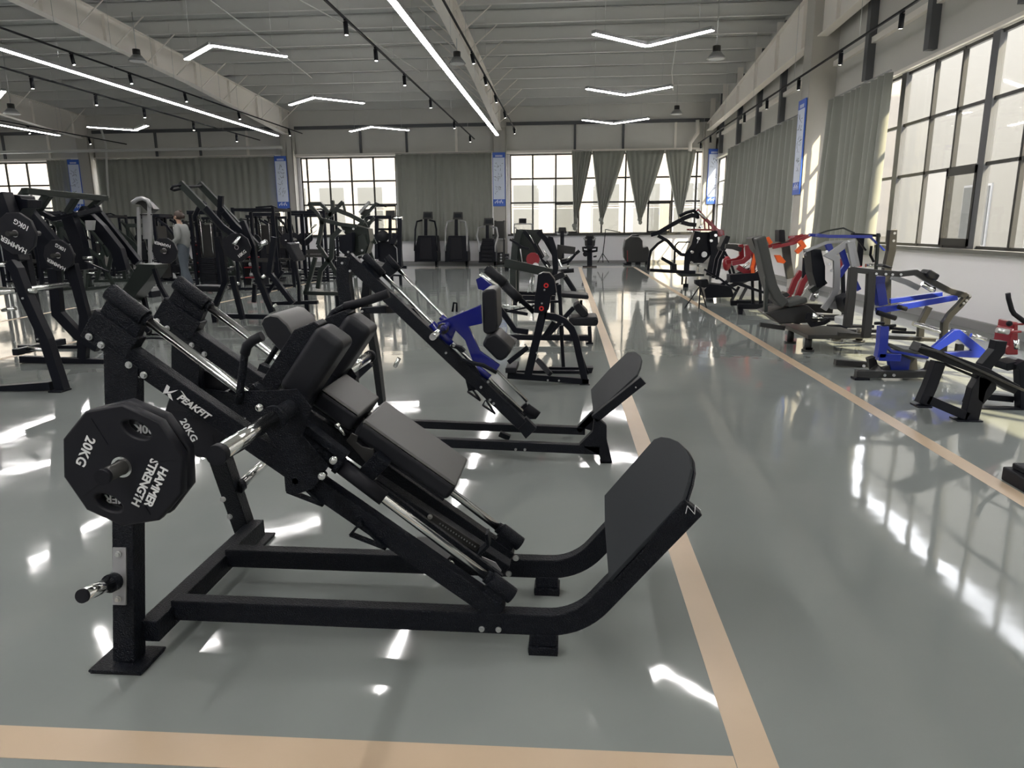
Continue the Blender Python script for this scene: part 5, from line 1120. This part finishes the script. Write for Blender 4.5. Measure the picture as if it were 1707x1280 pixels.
for x, y in ((500,605),(500,650)): R5.rod('pin', 'chrome', x, y, -0.1, 0.1, 2.4)
R5.bar('leg', 'red', [(330,690),(320,900)], 5, 0.06, (0, 0.4)); R5.bar('base_rail', 'blackfar', [(300,900),(800,900)], 5, 0.07, (0, 0.4)); R5.bar('post', 'blackfar', [(750,450),(760,900)], 5, 0.06, (0,)); R5.bar('post', 'blackfar', [(400,330),(390,520)], 6, 0.05)
CR4 = (1380,360,5.22)
R6 = Mc('blue_frame_machine', 'machine with a long blue top bar and dark posts near the right curtain', 'gym machine', 10.6, (480,700), CR4)
R6.bar('top_bar', 'window_lit_blue', [(-100,165),(0,178),(380,180)], 4.6, 0.08, (0, 0.3)); R6.bar('blue_strut', 'window_lit_blue', [(370,185),(490,300)], 2.6, 0.05); R6.bar('blue_arm', 'window_lit_blue', [(20,240),(60,350)], 9, 0.06, (0.1,)); R6.bar('blue_arm', 'window_lit_blue', [(140,290),(185,430),(115,530)], 8, 0.06, (0.1,)); R6.bar('blue_arm', 'window_lit_blue', [(265,500),(340,660)], 7, 0.06, (0.3,)); R6.bar('blue_arm', 'window_lit_blue', [(215,230),(250,440)], 3, 0.06)
R6.bar('right_post', 'graphite', [(560,120),(548,300),(510,460),(500,1000)], 11, 0.10, (0,)); R6.bolts([(568,150),(560,215)], 2); R6.bar('post', 'green', [(440,150),(425,380),(410,560)], 3.4, 0.06); R6.bar('post', 'blackfar', [(340,190),(320,440)], 8, 0.05, (0.2,)); R6.bar('cross_rod', 'blackfar', [(250,190),(330,300)], 2.4, 0.04); R6.bar('arch', 'green', [(-60,170),(60,130),(200,105),(300,150)], 2.4, 0.06, (0.3,)); R6.bar('silver_strut', 'silver', [(180,210),(230,440)], 8, 0.05, (-0.1,)); R6.bar('top_rail', 'blackfar', [(280,160),(530,175)], 4, 0.08, (0.3,)); R6.tube('hook', 'blackfar', [(380,260,0.1),(370,340,0.1),(400,400,0.1)], 2)
R6.tube('chrome_bar', 'chrome', [(330,430,0.2),(470,430,0.2)], 3); R6.bar('base_rail', 'blackfar', [(100,1000),(520,1000)], 5, 0.08, (0, 0.5))
R7 = Mc('lying_leg_press', 'graphite framed machine with blue cross bars and bent legs in front of the right wall', 'gym machine', 8.75, (1010,1140), CR4)
for q in (0, 0.6):
    R7.bar('near_post', 'graphite', [(375,480,q),(365,700,q),(330,1060,q)], 12, 0.08); R7.bar('far_post', 'graphite', [(220,450,q),(200,700,q),(170,960,q)], 12, 0.08)
    R7.bar('top_rail', 'graphite', [(200,465,q),(420,490,q),(620,505,q),(760,490,q),(880,560,q),(1050,650,q),(1190,690,q)], 8.5, 0.07)
    R7.bar('bent_leg', 'graphite', [(1220,685,q),(1150,770,q),(1060,860,q),(1015,930,q),(1000,1130,q)], 9, 0.07)
    R7.bar('blue_bar', 'window_lit_blue', [(420,825,q),(700,780,q),(1120,705,q)], 9, 0.06)
for q in (0.75,): R7.bar('blue_bar', 'window_lit_blue', [(540,740,q),(990,680,q)], 8, 0.06)
R7.bar('lower_arm', 'silver', [(620,540),(760,590),(860,640)], 8, 0.06, (0.2,)); R7.bar('blue_post', 'window_lit_blue', [(490,540),(510,650),(530,790)], 14, 0.12, (0.2,)); R7.bar('blue_cap', 'window_lit_blue', [(420,560),(530,560)], 10, 0.12, (0.15,))
R7.poly('side_pad', 'pad', [(820,500),(860,460),(945,510),(915,560),(850,540)], 0.2, (-0.1,), 0.02, smooth=True); R7.poly('side_pad', 'pad', [(630,460),(655,438),(740,470),(700,480)], 0.2, (0.5,), 0.02, smooth=True)
R7.tube('weight_horn', 'rubber', [(430,840,-0.1),(590,890,-0.1)], 4); R7.tube('weight_horn', 'rubber', [(610,790,-0.1),(685,810,-0.1)], 3.6); R7.tube('lower_horn', 'chrome', [(740,935,0.3),(840,960,0.3),(1000,1010,0),(1180,1030,0)], 4); R7.tube('lower_horn', 'chrome', [(1080,990,0),(1200,1020,-0.2)], 3)
R7.tube('joint_bar', 'chrome', [(820,590,0),(900,640,0),(930,640,0)], 4); R7.tube('joint_bar', 'chrome', [(1030,640,0),(1150,690,0)], 4); R7.bolts([(405,500),(487,503),(545,507),(618,507),(1215,690),(1185,730),(1160,755)], 1.9, -0.05)
R7.poly('blue_canister', 'blackfar', [(215,740),(300,700),(330,760),(320,860),(290,900),(240,860)], 0.3, (0.3,), 0.02, smooth=True); R7.poly('floor_box', 'white', [(200,920),(290,900),(310,940),(290,990),(200,980)], 0.25, (0.3,), 0.01)
R7.bar('base_rail', 'graphite', [(170,1060),(1040,1110)], 6, 0.07, (0.3,)); R7.bar('rear_leg', 'graphite', [(880,790,0.6),(810,920,0.6),(800,1090,0.6)], 9, 0.07)
CR5 = (1380,480,5.22)
R8 = Mc('blue_row_machine', 'low blue and black row machine with three short handles on the right', 'gym machine', 7.62, (280,800), CR5)
R8.bar('base_beam', 'graphite', [(60,645,0.7),(380,670,0.7)], 10, 0.08); R8.bar('base_beam', 'graphite', [(240,745),(560,750),(840,745)], 11, 0.08); R8.bar('cross_beam', 'graphite', [(370,600,0.3),(400,700,0.3),(520,710,0.1)], 11, 0.1)
R8.fin(MB().box(R8.P(215,800)+V((0,-0.06,0)), R8.P(345,780)+V((0,0.06,0.005))), 'foot', 'blackfar', None, 0.003)
R8.bolts([(475,750),(555,750),(295,670)], 2.3, -0.05)
R8.bar('blue_upright', 'window_lit_blue', [(480,330),(470,480),(450,600)], 13, 0.10); R8.bar('blue_base', 'window_lit_blue', [(430,595),(620,600)], 12, 0.10); R8.bar('blue_curve', 'window_lit_blue', [(500,500),(540,545),(640,560),(860,600)], 4, 0.1); R8.poly('blue_shield', 'window_lit_blue', [(560,590),(680,600),(760,640),(740,760),(590,750)], 0.08, (0.1,))
R8.poly('blue_triangle', 'window_lit_blue', [(980,560),(1190,390),(1240,385),(1490,585),(1470,640),(1160,630),(1080,595),(1350,575),(1225,470),(1060,570)], 0.06, (0.2,)); R8.tube('weight_horn', 'chrome', [(1245,410,0.1),(1375,450,0.1)], 3.6); R8.tube('weight_horn', 'chrome', [(1090,370,0.5),(1200,400,0.5)], 3)
R8.bar('seat_pad', 'greypad', [(520,490),(640,540),(880,560)], 6, 0.3, (0.1,), 0.01); R8.bar('white_panel', 'silver', [(640,560),(760,600),(860,610)], 4, 0.05, (0,))
for a in (((405,308),(490,305)), ((470,335),(590,325)), ((540,350),(680,360)), ((560,380),(760,390))): R8.tube('grip', 'rubber', [(*a[0],0),(*a[1],0)], 2.4)
R8.bar('rear_post', 'graphite', [(700,620),(790,640),(800,790)], 16, 0.1, (0.2,)); R8.bar('rear_post', 'graphite', [(900,640,0.2),(870,720,0.2),(760,790,0.2)], 9, 0.1)
R9 = Mc('sloping_leg_machine', 'black machine with two long slanted rails in the right foreground', 'gym machine', 6.0, (1230,1190), CR5)
R9.bar('sloping_rail', 'blackfar', [(760,505),(880,555),(1330,720),(1600,870)], 15, 0.16, (0,), 0.006); R9.bar('rail_lip', 'graphite', [(750,495),(900,535),(1640,868)], 3.5, 0.03, (-0.1,)); R9.bar('under_rail', 'blackfar', [(1010,660),(1300,780)], 4, 0.05)
for q in (0, 0.55): R9.bar('front_leg', 'blackfar', [(960,640,q),(880,860,q),(815,1005,q)], 17, 0.09); R9.bar('rear_leg', 'blackfar', [(1370,740,q),(1290,880,q),(1220,1175,q)], 22, 0.09)
R9.bar('base_rail', 'blackfar', [(850,960),(1200,1110)], 14, 0.09); R9.bar('upper_post', 'blackfar', [(1400,860),(1450,700),(1560,570),(1580,480)], 17, 0.1, (0.15,)); R9.poly('bracket', 'blackfar', [(1290,760),(1440,800),(1440,870),(1330,1000),(1280,960)], 0.09, (-0.045,))
for x, y in ((745,1005),(1085,1175)): R9.fin(MB().box(R9.P(x,y+22)+V((0,-0.07,0)), R9.P(x+130+90*(x>1000),y+20)+V((0,0.07,0.012))), 'foot', 'blackfar', None, 0.003)
R10 = Mc('red_leg_machine', 'dark red machine with bent black handle at the right picture edge', 'gym machine', 6.4, (1700,1030), CR5)
R10.poly('red_body', 'red', [(1690,310),(1720,310),(1720,600),(1620,600),(1600,560),(1640,520),(1660,400),(1680,370)], 0.25, (0.1,), 0.01); R10.tube('handle', 'rubber', [(1567,45),(1572,90),(1600,190),(1620,225),(1720,300)], 3.6); R10.tube('red_pin', 'red', [(1590,315),(1700,315)], 1.6); R10.fin(MB().ball(R10.P(1578,310), 0.025), 'knob', 'rubber', None)
R10.tube('weight_horn', 'steel', [(1470,365),(1570,385)], 4.4); R10.tube('red_pin', 'red', [(1570,385),(1680,380)], 2); R10.bar('black_post', 'blackfar', [(1650,640),(1680,700),(1690,1060)], 14, 0.1); R10.bar('base_rail', 'blackfar', [(1310,1055),(1720,1065)], 6, 0.08); R10.bar('foot_bar', 'blackfar', [(1440,965),(1660,985)], 10, 0.08, (0.1,)); R10.bar('seat_frame', 'blackfar', [(1560,690),(1720,660)], 12, 0.2, (0.1,)); R10.tube('chrome_collar', 'chrome', [(1640,450),(1645,530)], 4)
T = thing('machine_foot', 'black padded foot of a machine cut off by the right picture edge', 'machine part', tuple(ground(1700, 812)))
g = ground(1690, 812); MB().box(g+V((0,-0.1,0)), g+V((0.5,0.14,0.09))).build('foot_beam', 'rubber', T, 0.01); MB().box(g+V((0.03,-0.06,0.09)), g+V((0.5,0.10,0.13))).build('foot_cap', 'black', T, 0.01)
Sx = Mc('cable_tower', 'tall silver framed cable tower with curved top before the wide curtain', 'gym machine', 16.9, (400,1130), (170,320,7.11))
for a in ((435,180),(560,120)): Sx.bar('post', 'silver', [a,(a[0]+10,700),(a[0]+20,1150)], 5, 0.06)
Sx.tube('curved_top', 'silver', [(360,130),(420,85),(480,75),(540,100),(580,190)], 3.4); Sx.poly('shroud', 'silver', [(445,250),(560,250),(580,560),(455,560)], 0.02, (0.1,)); Sx.poly('dark_head', 'graphite', [(360,90),(480,80),(600,200),(540,250),(440,150),(370,140)], 0.25, (0.05,)); Sx.bar('base_rail', 'silver', [(400,1150),(640,1150)], 6, 0.4); Sx.bar('cross_rod', 'graphite', [(440,268),(600,268)], 1.6, 0.04)
for r_ in [o for o in COL.objects if o.type == 'EMPTY' and '_o' in o and o.get('category') in ('gym machine','cardio machine','cleaning machine','cabinet')]:
    kids = [c for c in r_.children if c.type == 'MESH']; zmin = min(min(v.co.z for v in c.data.vertices) for c in kids)+r_['_o'][2]
    if zmin > 0.008:      # levelling feet under the lowest rail
        low = min(kids, key=lambda c: min(v.co.z for v in c.data.vertices)); vs = [v.co+V(r_['_o']) for v in low.data.vertices]
        xs = [v.x for v in vs]; ys = [v.y for v in vs]
        for x in (min(xs)+0.05, max(xs)-0.05): MB().box((x-0.04, min(ys), 0), (x+0.04, max(ys), zmin+0.03)).build('levelling_foot', 'blackfar', r_)
#@@CROWD
# ---------------------------------------------------------------- dense row of machines at the left back: one of each kind, then copies
def proto_stack(frame='blackfar'):
    t = thing('weight_stack_machine', 'x', 'gym machine')
    for x in (-0.55, -0.25): 
        for y in (-0.35, 0.35): MB().box((x-0.04, y-0.04, 0.05), (x+0.04, y+0.04, 2.05)).build('post', frame, t, 0.006)
    MB().box((-0.65, -0.45, 0), (-0.15, -0.30, 0.07)).box((-0.65, 0.30, 0), (-0.15, 0.45, 0.07)).box((-0.2, -0.06, 0), (1.0, 0.06, 0.07)).build('base_rail', frame, t, 0.006)
    MB().box((-0.62, -0.42, 2.02), (0.0, 0.42, 2.12)).build('top_beam', frame, t, 0.006)
    st = MB()
    for k in range(14): st.box((-0.50, -0.22, 0.12+k*0.055), (-0.30, 0.22, 0.165+k*0.055))
    o = st.build('weight_stack', 'rubber', t); o['kind'] = 'stuff'
    MB().box((-0.23, -0.30, 0.1), (-0.21, 0.30, 1.75)).build('front_shroud', 'graphite', t)
    MB().tube([(-0.4,-0.15,0.9),(-0.4,-0.15,2.05)], 0.012, 8).build('guide_rod', 'chrome', t); MB().tube([(-0.4,0.15,0.9),(-0.4,0.15,2.05)], 0.012, 8).build('guide_rod', 'chrome', t)
    MB().box((0.30,-0.22,0.48),(0.72,0.22,0.56)).build('seat', 'pad', t, 0.025); MB().sweep([(0.26,0,0.55),(0.12,0,1.25)], EY, 0.34, 0.08).build('back_pad', 'pad', t, 0.025)
    MB().box((0.4,-0.05,0.07),(0.5,0.05,0.48)).build('seat_post', frame, t, 0.005)
    for s in (-1, 1): MB().sweep([(-0.1,s*0.38,1.95),(0.25,s*0.45,1.75),(0.55,s*0.45,1.35)], EY, 0.05, 0.07).tube([(0.55,s*0.45,1.35),(0.75,s*0.45,1.30)], 0.02, 8).build('lever_arm', frame, t)
    return t
def proto_lever(frame='green'):
    t = thing('plate_loaded_machine', 'x', 'gym machine')
    for s in (-1, 1):
        MB().sweep([(-0.7,s*0.4,0.04),(0.9,s*0.4,0.04)], EY, 0.08, 0.08).build('base_rail', frame, t, 0.006)
        MB().sweep([(-0.6,s*0.4,0.05),(-0.25,s*0.38,1.1),(-0.35,s*0.35,1.9)], EY, 0.09, 0.12).build('main_post', frame, t, 0.006)
        MB().sweep([(0.75,s*0.4,0.05),(0.3,s*0.38,0.9),(-0.25,s*0.38,1.2)], EY, 0.08, 0.10).build('front_post', frame, t, 0.006)
        MB().sweep([(-0.55,s*0.45,2.05),(-0.1,s*0.46,1.75),(0.45,s*0.46,1.25),(0.6,s*0.45,0.95)], EY, 0.07, 0.12).build('lever_arm', frame, t, 0.006)
        MB().tube([(0.38,s*0.46,1.3),(0.38,s*0.78,1.3)], 0.025, 12).build('weight_horn', 'chrome', t)
        MB().tube([(-0.55,s*0.45,2.05),(-0.85,s*0.45,2.0)], 0.02, 10).build('handle', 'rubber', t)
        MB().tube([(-0.5,s*0.44,0.5),(-0.5,s*0.7,0.5)], 0.025, 12).build('storage_pin', 'chrome', t)
    MB().box((-0.42,-0.38,1.82),(-0.28,0.38,1.96)).build('cross_beam', frame, t, 0.006)
    MB().box((0.0,-0.2,0.5),(0.42,0.2,0.59)).build('seat', 'pad', t, 0.03); MB().sweep([(-0.03,0,0.6),(-0.15,0,1.3)], EY, 0.32, 0.09).build('back_pad', 'pad', t, 0.03)
    MB().box((0.12,-0.05,0.05),(0.24,0.05,0.5)).build('seat_post', frame, t, 0.005)
    return t
def proto_rack():
    t = thing('power_rack', 'x', 'gym machine')
    for x in (-0.6, 0.6):
        for y in (-0.6, 0.6): MB().box((x-0.04,y-0.04,0.0),(x+0.04,y+0.04,2.3)).build('post', 'blackfar', t, 0.005)
    for y in (-0.6, 0.6):
        MB().box((-0.56,y-0.035,2.2),(0.56,y+0.035,2.28)).build('top_beam', 'blackfar', t, 0.005); MB().box((-0.56,y-0.035,0.02),(0.56,y+0.035,0.09)).build('base_rail', 'blackfar', t, 0.005)
        MB().box((-0.56,y-0.02,0.8),(0.56,y+0.02,0.86)).build('safety_bar', 'graphite', t, 0.003)
    for x in (-0.6, 0.6): MB().box((x-0.035,-0.56,2.2),(x+0.035,0.56,2.28)).build('top_beam', 'blackfar', t, 0.005)
    MB().tube([(-0.66,-1.0,1.35),(-0.66,1.0,1.35)], 0.014, 10).build('barbell', 'chrome', t)
    for s in (-1, 1): MB().tube([(-0.66,s*0.78,1.35),(-0.66,s*0.84,1.35)], 0.22, 12).build('plate', 'plate', t)
    MB().sweep([(0.55,0.3,2.2),(0.2,0.3,2.35),(-0.3,0.3,2.32)], EY, 0.05, 0.05).build('pull_up_bar', 'blackfar', t)
    for k in range(3): MB().tube([(0.64,0.6,0.5+k*0.4),(0.85,0.6,0.5+k*0.4)], 0.024, 10).build('storage_pin', 'chrome', t)
    return t
spots = []
RW = (28.3, 25.3, 22.3, 19.2)
for r_, y in enumerate(RW):
    x = at(10 if r_ else 20, 400, y)[0]; xe = at(560 if r_ < 3 else 470, 400, y)[0]; k = r_
    while x < xe:
        kind = (0, 1, 0, 2, 1)[k % 5]; rz = (90, 0, 80, 0, 180, 100, 12, 90)[(k*3+r_) % 8]
        if kind == 2: rz = 0
        wid = 0.62 if rz in (80, 90, 100) else (0.75 if kind == 2 else 0.88); x += wid
        px = 0
        if not (r_ == 3 and -13.6 < x < -10.6): spots.append((x, y, kind, rz))
        x += wid+0.06; k += 1
protos = [proto_stack(), proto_lever(), proto_rack()]; used_p = [False]*3
cnt = {}; words_row = {RW[0]: 'row nearest the wide curtain', RW[1]: 'second row from the curtain', RW[2]: 'third row from the curtain', RW[3]: 'fourth row from the curtain'}
kinds = ('black weight stack machine', 'dark lever machine', 'black power rack')
ORDN = ORD + ['thirteenth','fourteenth','fifteenth']
for x, y, k, rz in spots:
    o = protos[k] if not used_p[k] else copy_tree(protos[k]); used_p[k] = True
    cnt[(y,k)] = cnt.get((y,k), -1)+1
    o.location = (x, y, 0); o.rotation_euler = (0,0,math.radians(rz)); o.scale = (0.92, 0.92, 0.95 if k == 1 else (1.0 if k == 0 else 0.95))
    o['label'] = '%s, %s, %s from left' % (kinds[k], words_row[y], ORDN[cnt[(y,k)]]); o['group'] = 'machines crowded at the left back'
# red and white details seen between the machines
for px, y in ((340, 23.9), (424, 20.8)):
    c = at(px, 430, y); t = thing('dumbbell_rack', 'small rack with pale round weights low between the dark machines, %s' % ('near the person' if px < 400 else 'left of centre'), 'rack', (c.x, y, 0))
    MB().box((c.x-0.3,y-0.2,0),(c.x-0.25,y+0.2,1.2)).box((c.x+0.25,y-0.2,0),(c.x+0.3,y+0.2,1.2)).build('side', 'blackfar', t)
    for k in range(4): MB().box((c.x-0.25,y-0.2,0.2+k*0.3),(c.x+0.25,y+0.15,0.23+k*0.3)).build('shelf', 'red', t); MB().tube([(c.x-0.1,y-0.15,0.30+k*0.3),(c.x+0.1,y-0.15,0.30+k*0.3)], 0.06, 10).build('weight', 'silver', t)
# ---------------------------------------------------------------- person in grey shirt and flared jeans, in profile to the left
def skin_body(name, joints, edges, material, parent, sub=2):
    me = bpy.data.meshes.new(name); off = V(parent['_o']); names = list(joints)
    me.from_pydata([V(joints[n][:3])-off for n in names], [(names.index(a), names.index(b)) for a, b in edges], []); me.materials.append(MT[material])
    o = bpy.data.objects.new(name, me); COL.objects.link(o); o.parent = parent; o['_o'] = parent['_o']
    me.skin_vertices.new() if hasattr(me.skin_vertices, 'new') and not me.skin_vertices else None
    md = o.modifiers.new('skin', 'SKIN'); md.use_smooth_shade = True
    if me.skin_vertices:
        for i, n in enumerate(names):
            r = joints[n][3:5] if len(joints[n]) > 4 else (joints[n][3],)*2
            me.skin_vertices[0].data[i].radius = r; me.skin_vertices[0].data[i].use_root = (i == 0)
    sb = o.modifiers.new('sub', 'SUBSURF'); sb.levels = sub; sb.render_levels = sub
    return o
PY_ = 19.3; hd = at(305, 352, PY_); fz = at(311, 473, PY_)
px0 = fz.x; HS = hd.z/1.75     # body scale that gives the height seen in the photo
per = thing('person', 'person with brown tied hair, loose light grey shirt and flared jeans, standing in profile', 'person', (px0, PY_, 0))
def J(x, y, z, *r): return (px0+x*HS, PY_+y*HS, z*HS)+tuple(q*HS for q in r)
skin_body('body', {'pelvis':J(0,0,0.95,0.09,0.08),'waist':J(0,0,1.10,0.10,0.09),'chest':J(-0.01,0,1.32,0.13,0.10),'neckb':J(-0.01,0,1.46,0.05),'neck':J(-0.03,0,1.54,0.045),'head':J(-0.05,0,1.63,0.085,0.08),'top':J(-0.04,0,1.70,0.07),
  'nose':J(-0.135,0,1.605,0.018),'chin':J(-0.10,0,1.555,0.03),
  'sl':J(0,-0.17,1.42,0.055),'el':J(0.05,-0.22,1.15,0.04),'wl':J(-0.15,-0.20,1.02,0.028),'hl':J(-0.22,-0.19,1.01,0.030,0.018),'sr':J(0,0.17,1.42,0.055),'er':J(0.0,0.22,1.15,0.04),'wr':J(-0.20,0.18,1.03,0.028),'hr':J(-0.27,0.17,1.03,0.030,0.018),
  'hipl':J(0.02,-0.09,0.90,0.08),'kl':J(0.03,-0.10,0.50,0.055),'al':J(0.12,-0.11,0.10,0.035),'tl':J(-0.02,-0.12,0.035,0.03),'hipr':J(0,0.09,0.90,0.08),'kr':J(-0.06,0.10,0.50,0.055),'ar':J(-0.08,0.11,0.10,0.035),'tr':J(-0.22,0.12,0.035,0.03),
  'f1':J(-0.30,-0.20,1.00,0.009),'f2':J(-0.31,-0.19,1.01,0.009),'f3':J(-0.30,-0.18,1.02,0.009),'f4':J(-0.285,-0.175,1.03,0.008),'f5':J(-0.23,-0.165,1.05,0.009),
  'g1':J(-0.35,0.18,1.02,0.009),'g2':J(-0.36,0.17,1.03,0.009),'g3':J(-0.35,0.16,1.04,0.009),'g4':J(-0.335,0.155,1.05,0.008),'g5':J(-0.28,0.145,1.07,0.009)},
 [('pelvis','waist'),('waist','chest'),('chest','neckb'),('neckb','neck'),('neck','head'),('head','top'),('head','nose'),('head','chin'),('chest','sl'),('sl','el'),('el','wl'),('wl','hl'),('chest','sr'),('sr','er'),('er','wr'),('wr','hr'),
  ('pelvis','hipl'),('hipl','kl'),('kl','al'),('al','tl'),('pelvis','hipr'),('hipr','kr'),('kr','ar'),('ar','tr'),('hl','f1'),('hl','f2'),('hl','f3'),('hl','f4'),('hl','f5'),('hr','g1'),('hr','g2'),('hr','g3'),('hr','g4'),('hr','g5')], 'skin', per)
skin_body('shirt', {'c':J(0,0,1.30,0.165,0.15),'n':J(-0.01,0,1.455,0.085),'w':J(0.01,0,1.08,0.165,0.16),'h':J(0.02,0,0.90,0.185,0.19),'sl':J(0,-0.18,1.41,0.078),'el':J(0.06,-0.23,1.15,0.07),'wl':J(-0.12,-0.205,1.035,0.058),'sr':J(0,0.18,1.41,0.078),'er':J(0.01,0.23,1.15,0.07),'wr':J(-0.16,0.19,1.045,0.058)},
 [('c','n'),('c','w'),('w','h'),('c','sl'),('sl','el'),('el','wl'),('c','sr'),('sr','er'),('er','wr')], 'shirt', per)
for s, pts in ((-1, ((0.02,-0.06,1.06,0.13),(0.02,-0.08,0.92,0.12),(0.03,-0.10,0.52,0.085),(0.10,-0.11,0.22,0.10),(0.14,-0.11,0.05,0.13))), (1, ((0,0.06,1.06,0.13),(0,0.08,0.92,0.12),(-0.06,0.10,0.52,0.085),(-0.08,0.11,0.22,0.10),(-0.10,0.12,0.05,0.13)))):
    skin_body('trouser_leg', {str(i): J(*p) for i, p in enumerate(pts)}, [('0','1'),('1','2'),('2','3'),('3','4')], 'denim', per)
MB().ball(J(-0.015,0,1.66)[:3], 0.105*HS, sc=(1.0,0.92,1.0)).ball(J(0.07,0,1.64)[:3], 0.06*HS).ball(J(0.03,0,1.75)[:3], 0.04*HS).build('hair', 'hair', per)
MB().ball(J(-0.125,-0.035,1.645)[:3], 0.010*HS, 8, 6).ball(J(-0.125,0.035,1.645)[:3], 0.010*HS, 8, 6).build('eyes', 'hair', per)
MB().ball(J(-0.045,-0.085,1.625)[:3], 0.022*HS, 8, 6, (1,.4,1.3)).ball(J(-0.045,0.085,1.625)[:3], 0.022*HS, 8, 6, (1,.4,1.3)).build('ears', 'skin', per)
for x, y in ((0.02,-0.12),(-0.18,0.12)): MB().ball(J(x,y,0.045)[:3], 0.045*HS, 12, 6, (2.6,1.0,1.0)).build('shoe', 'white', per)
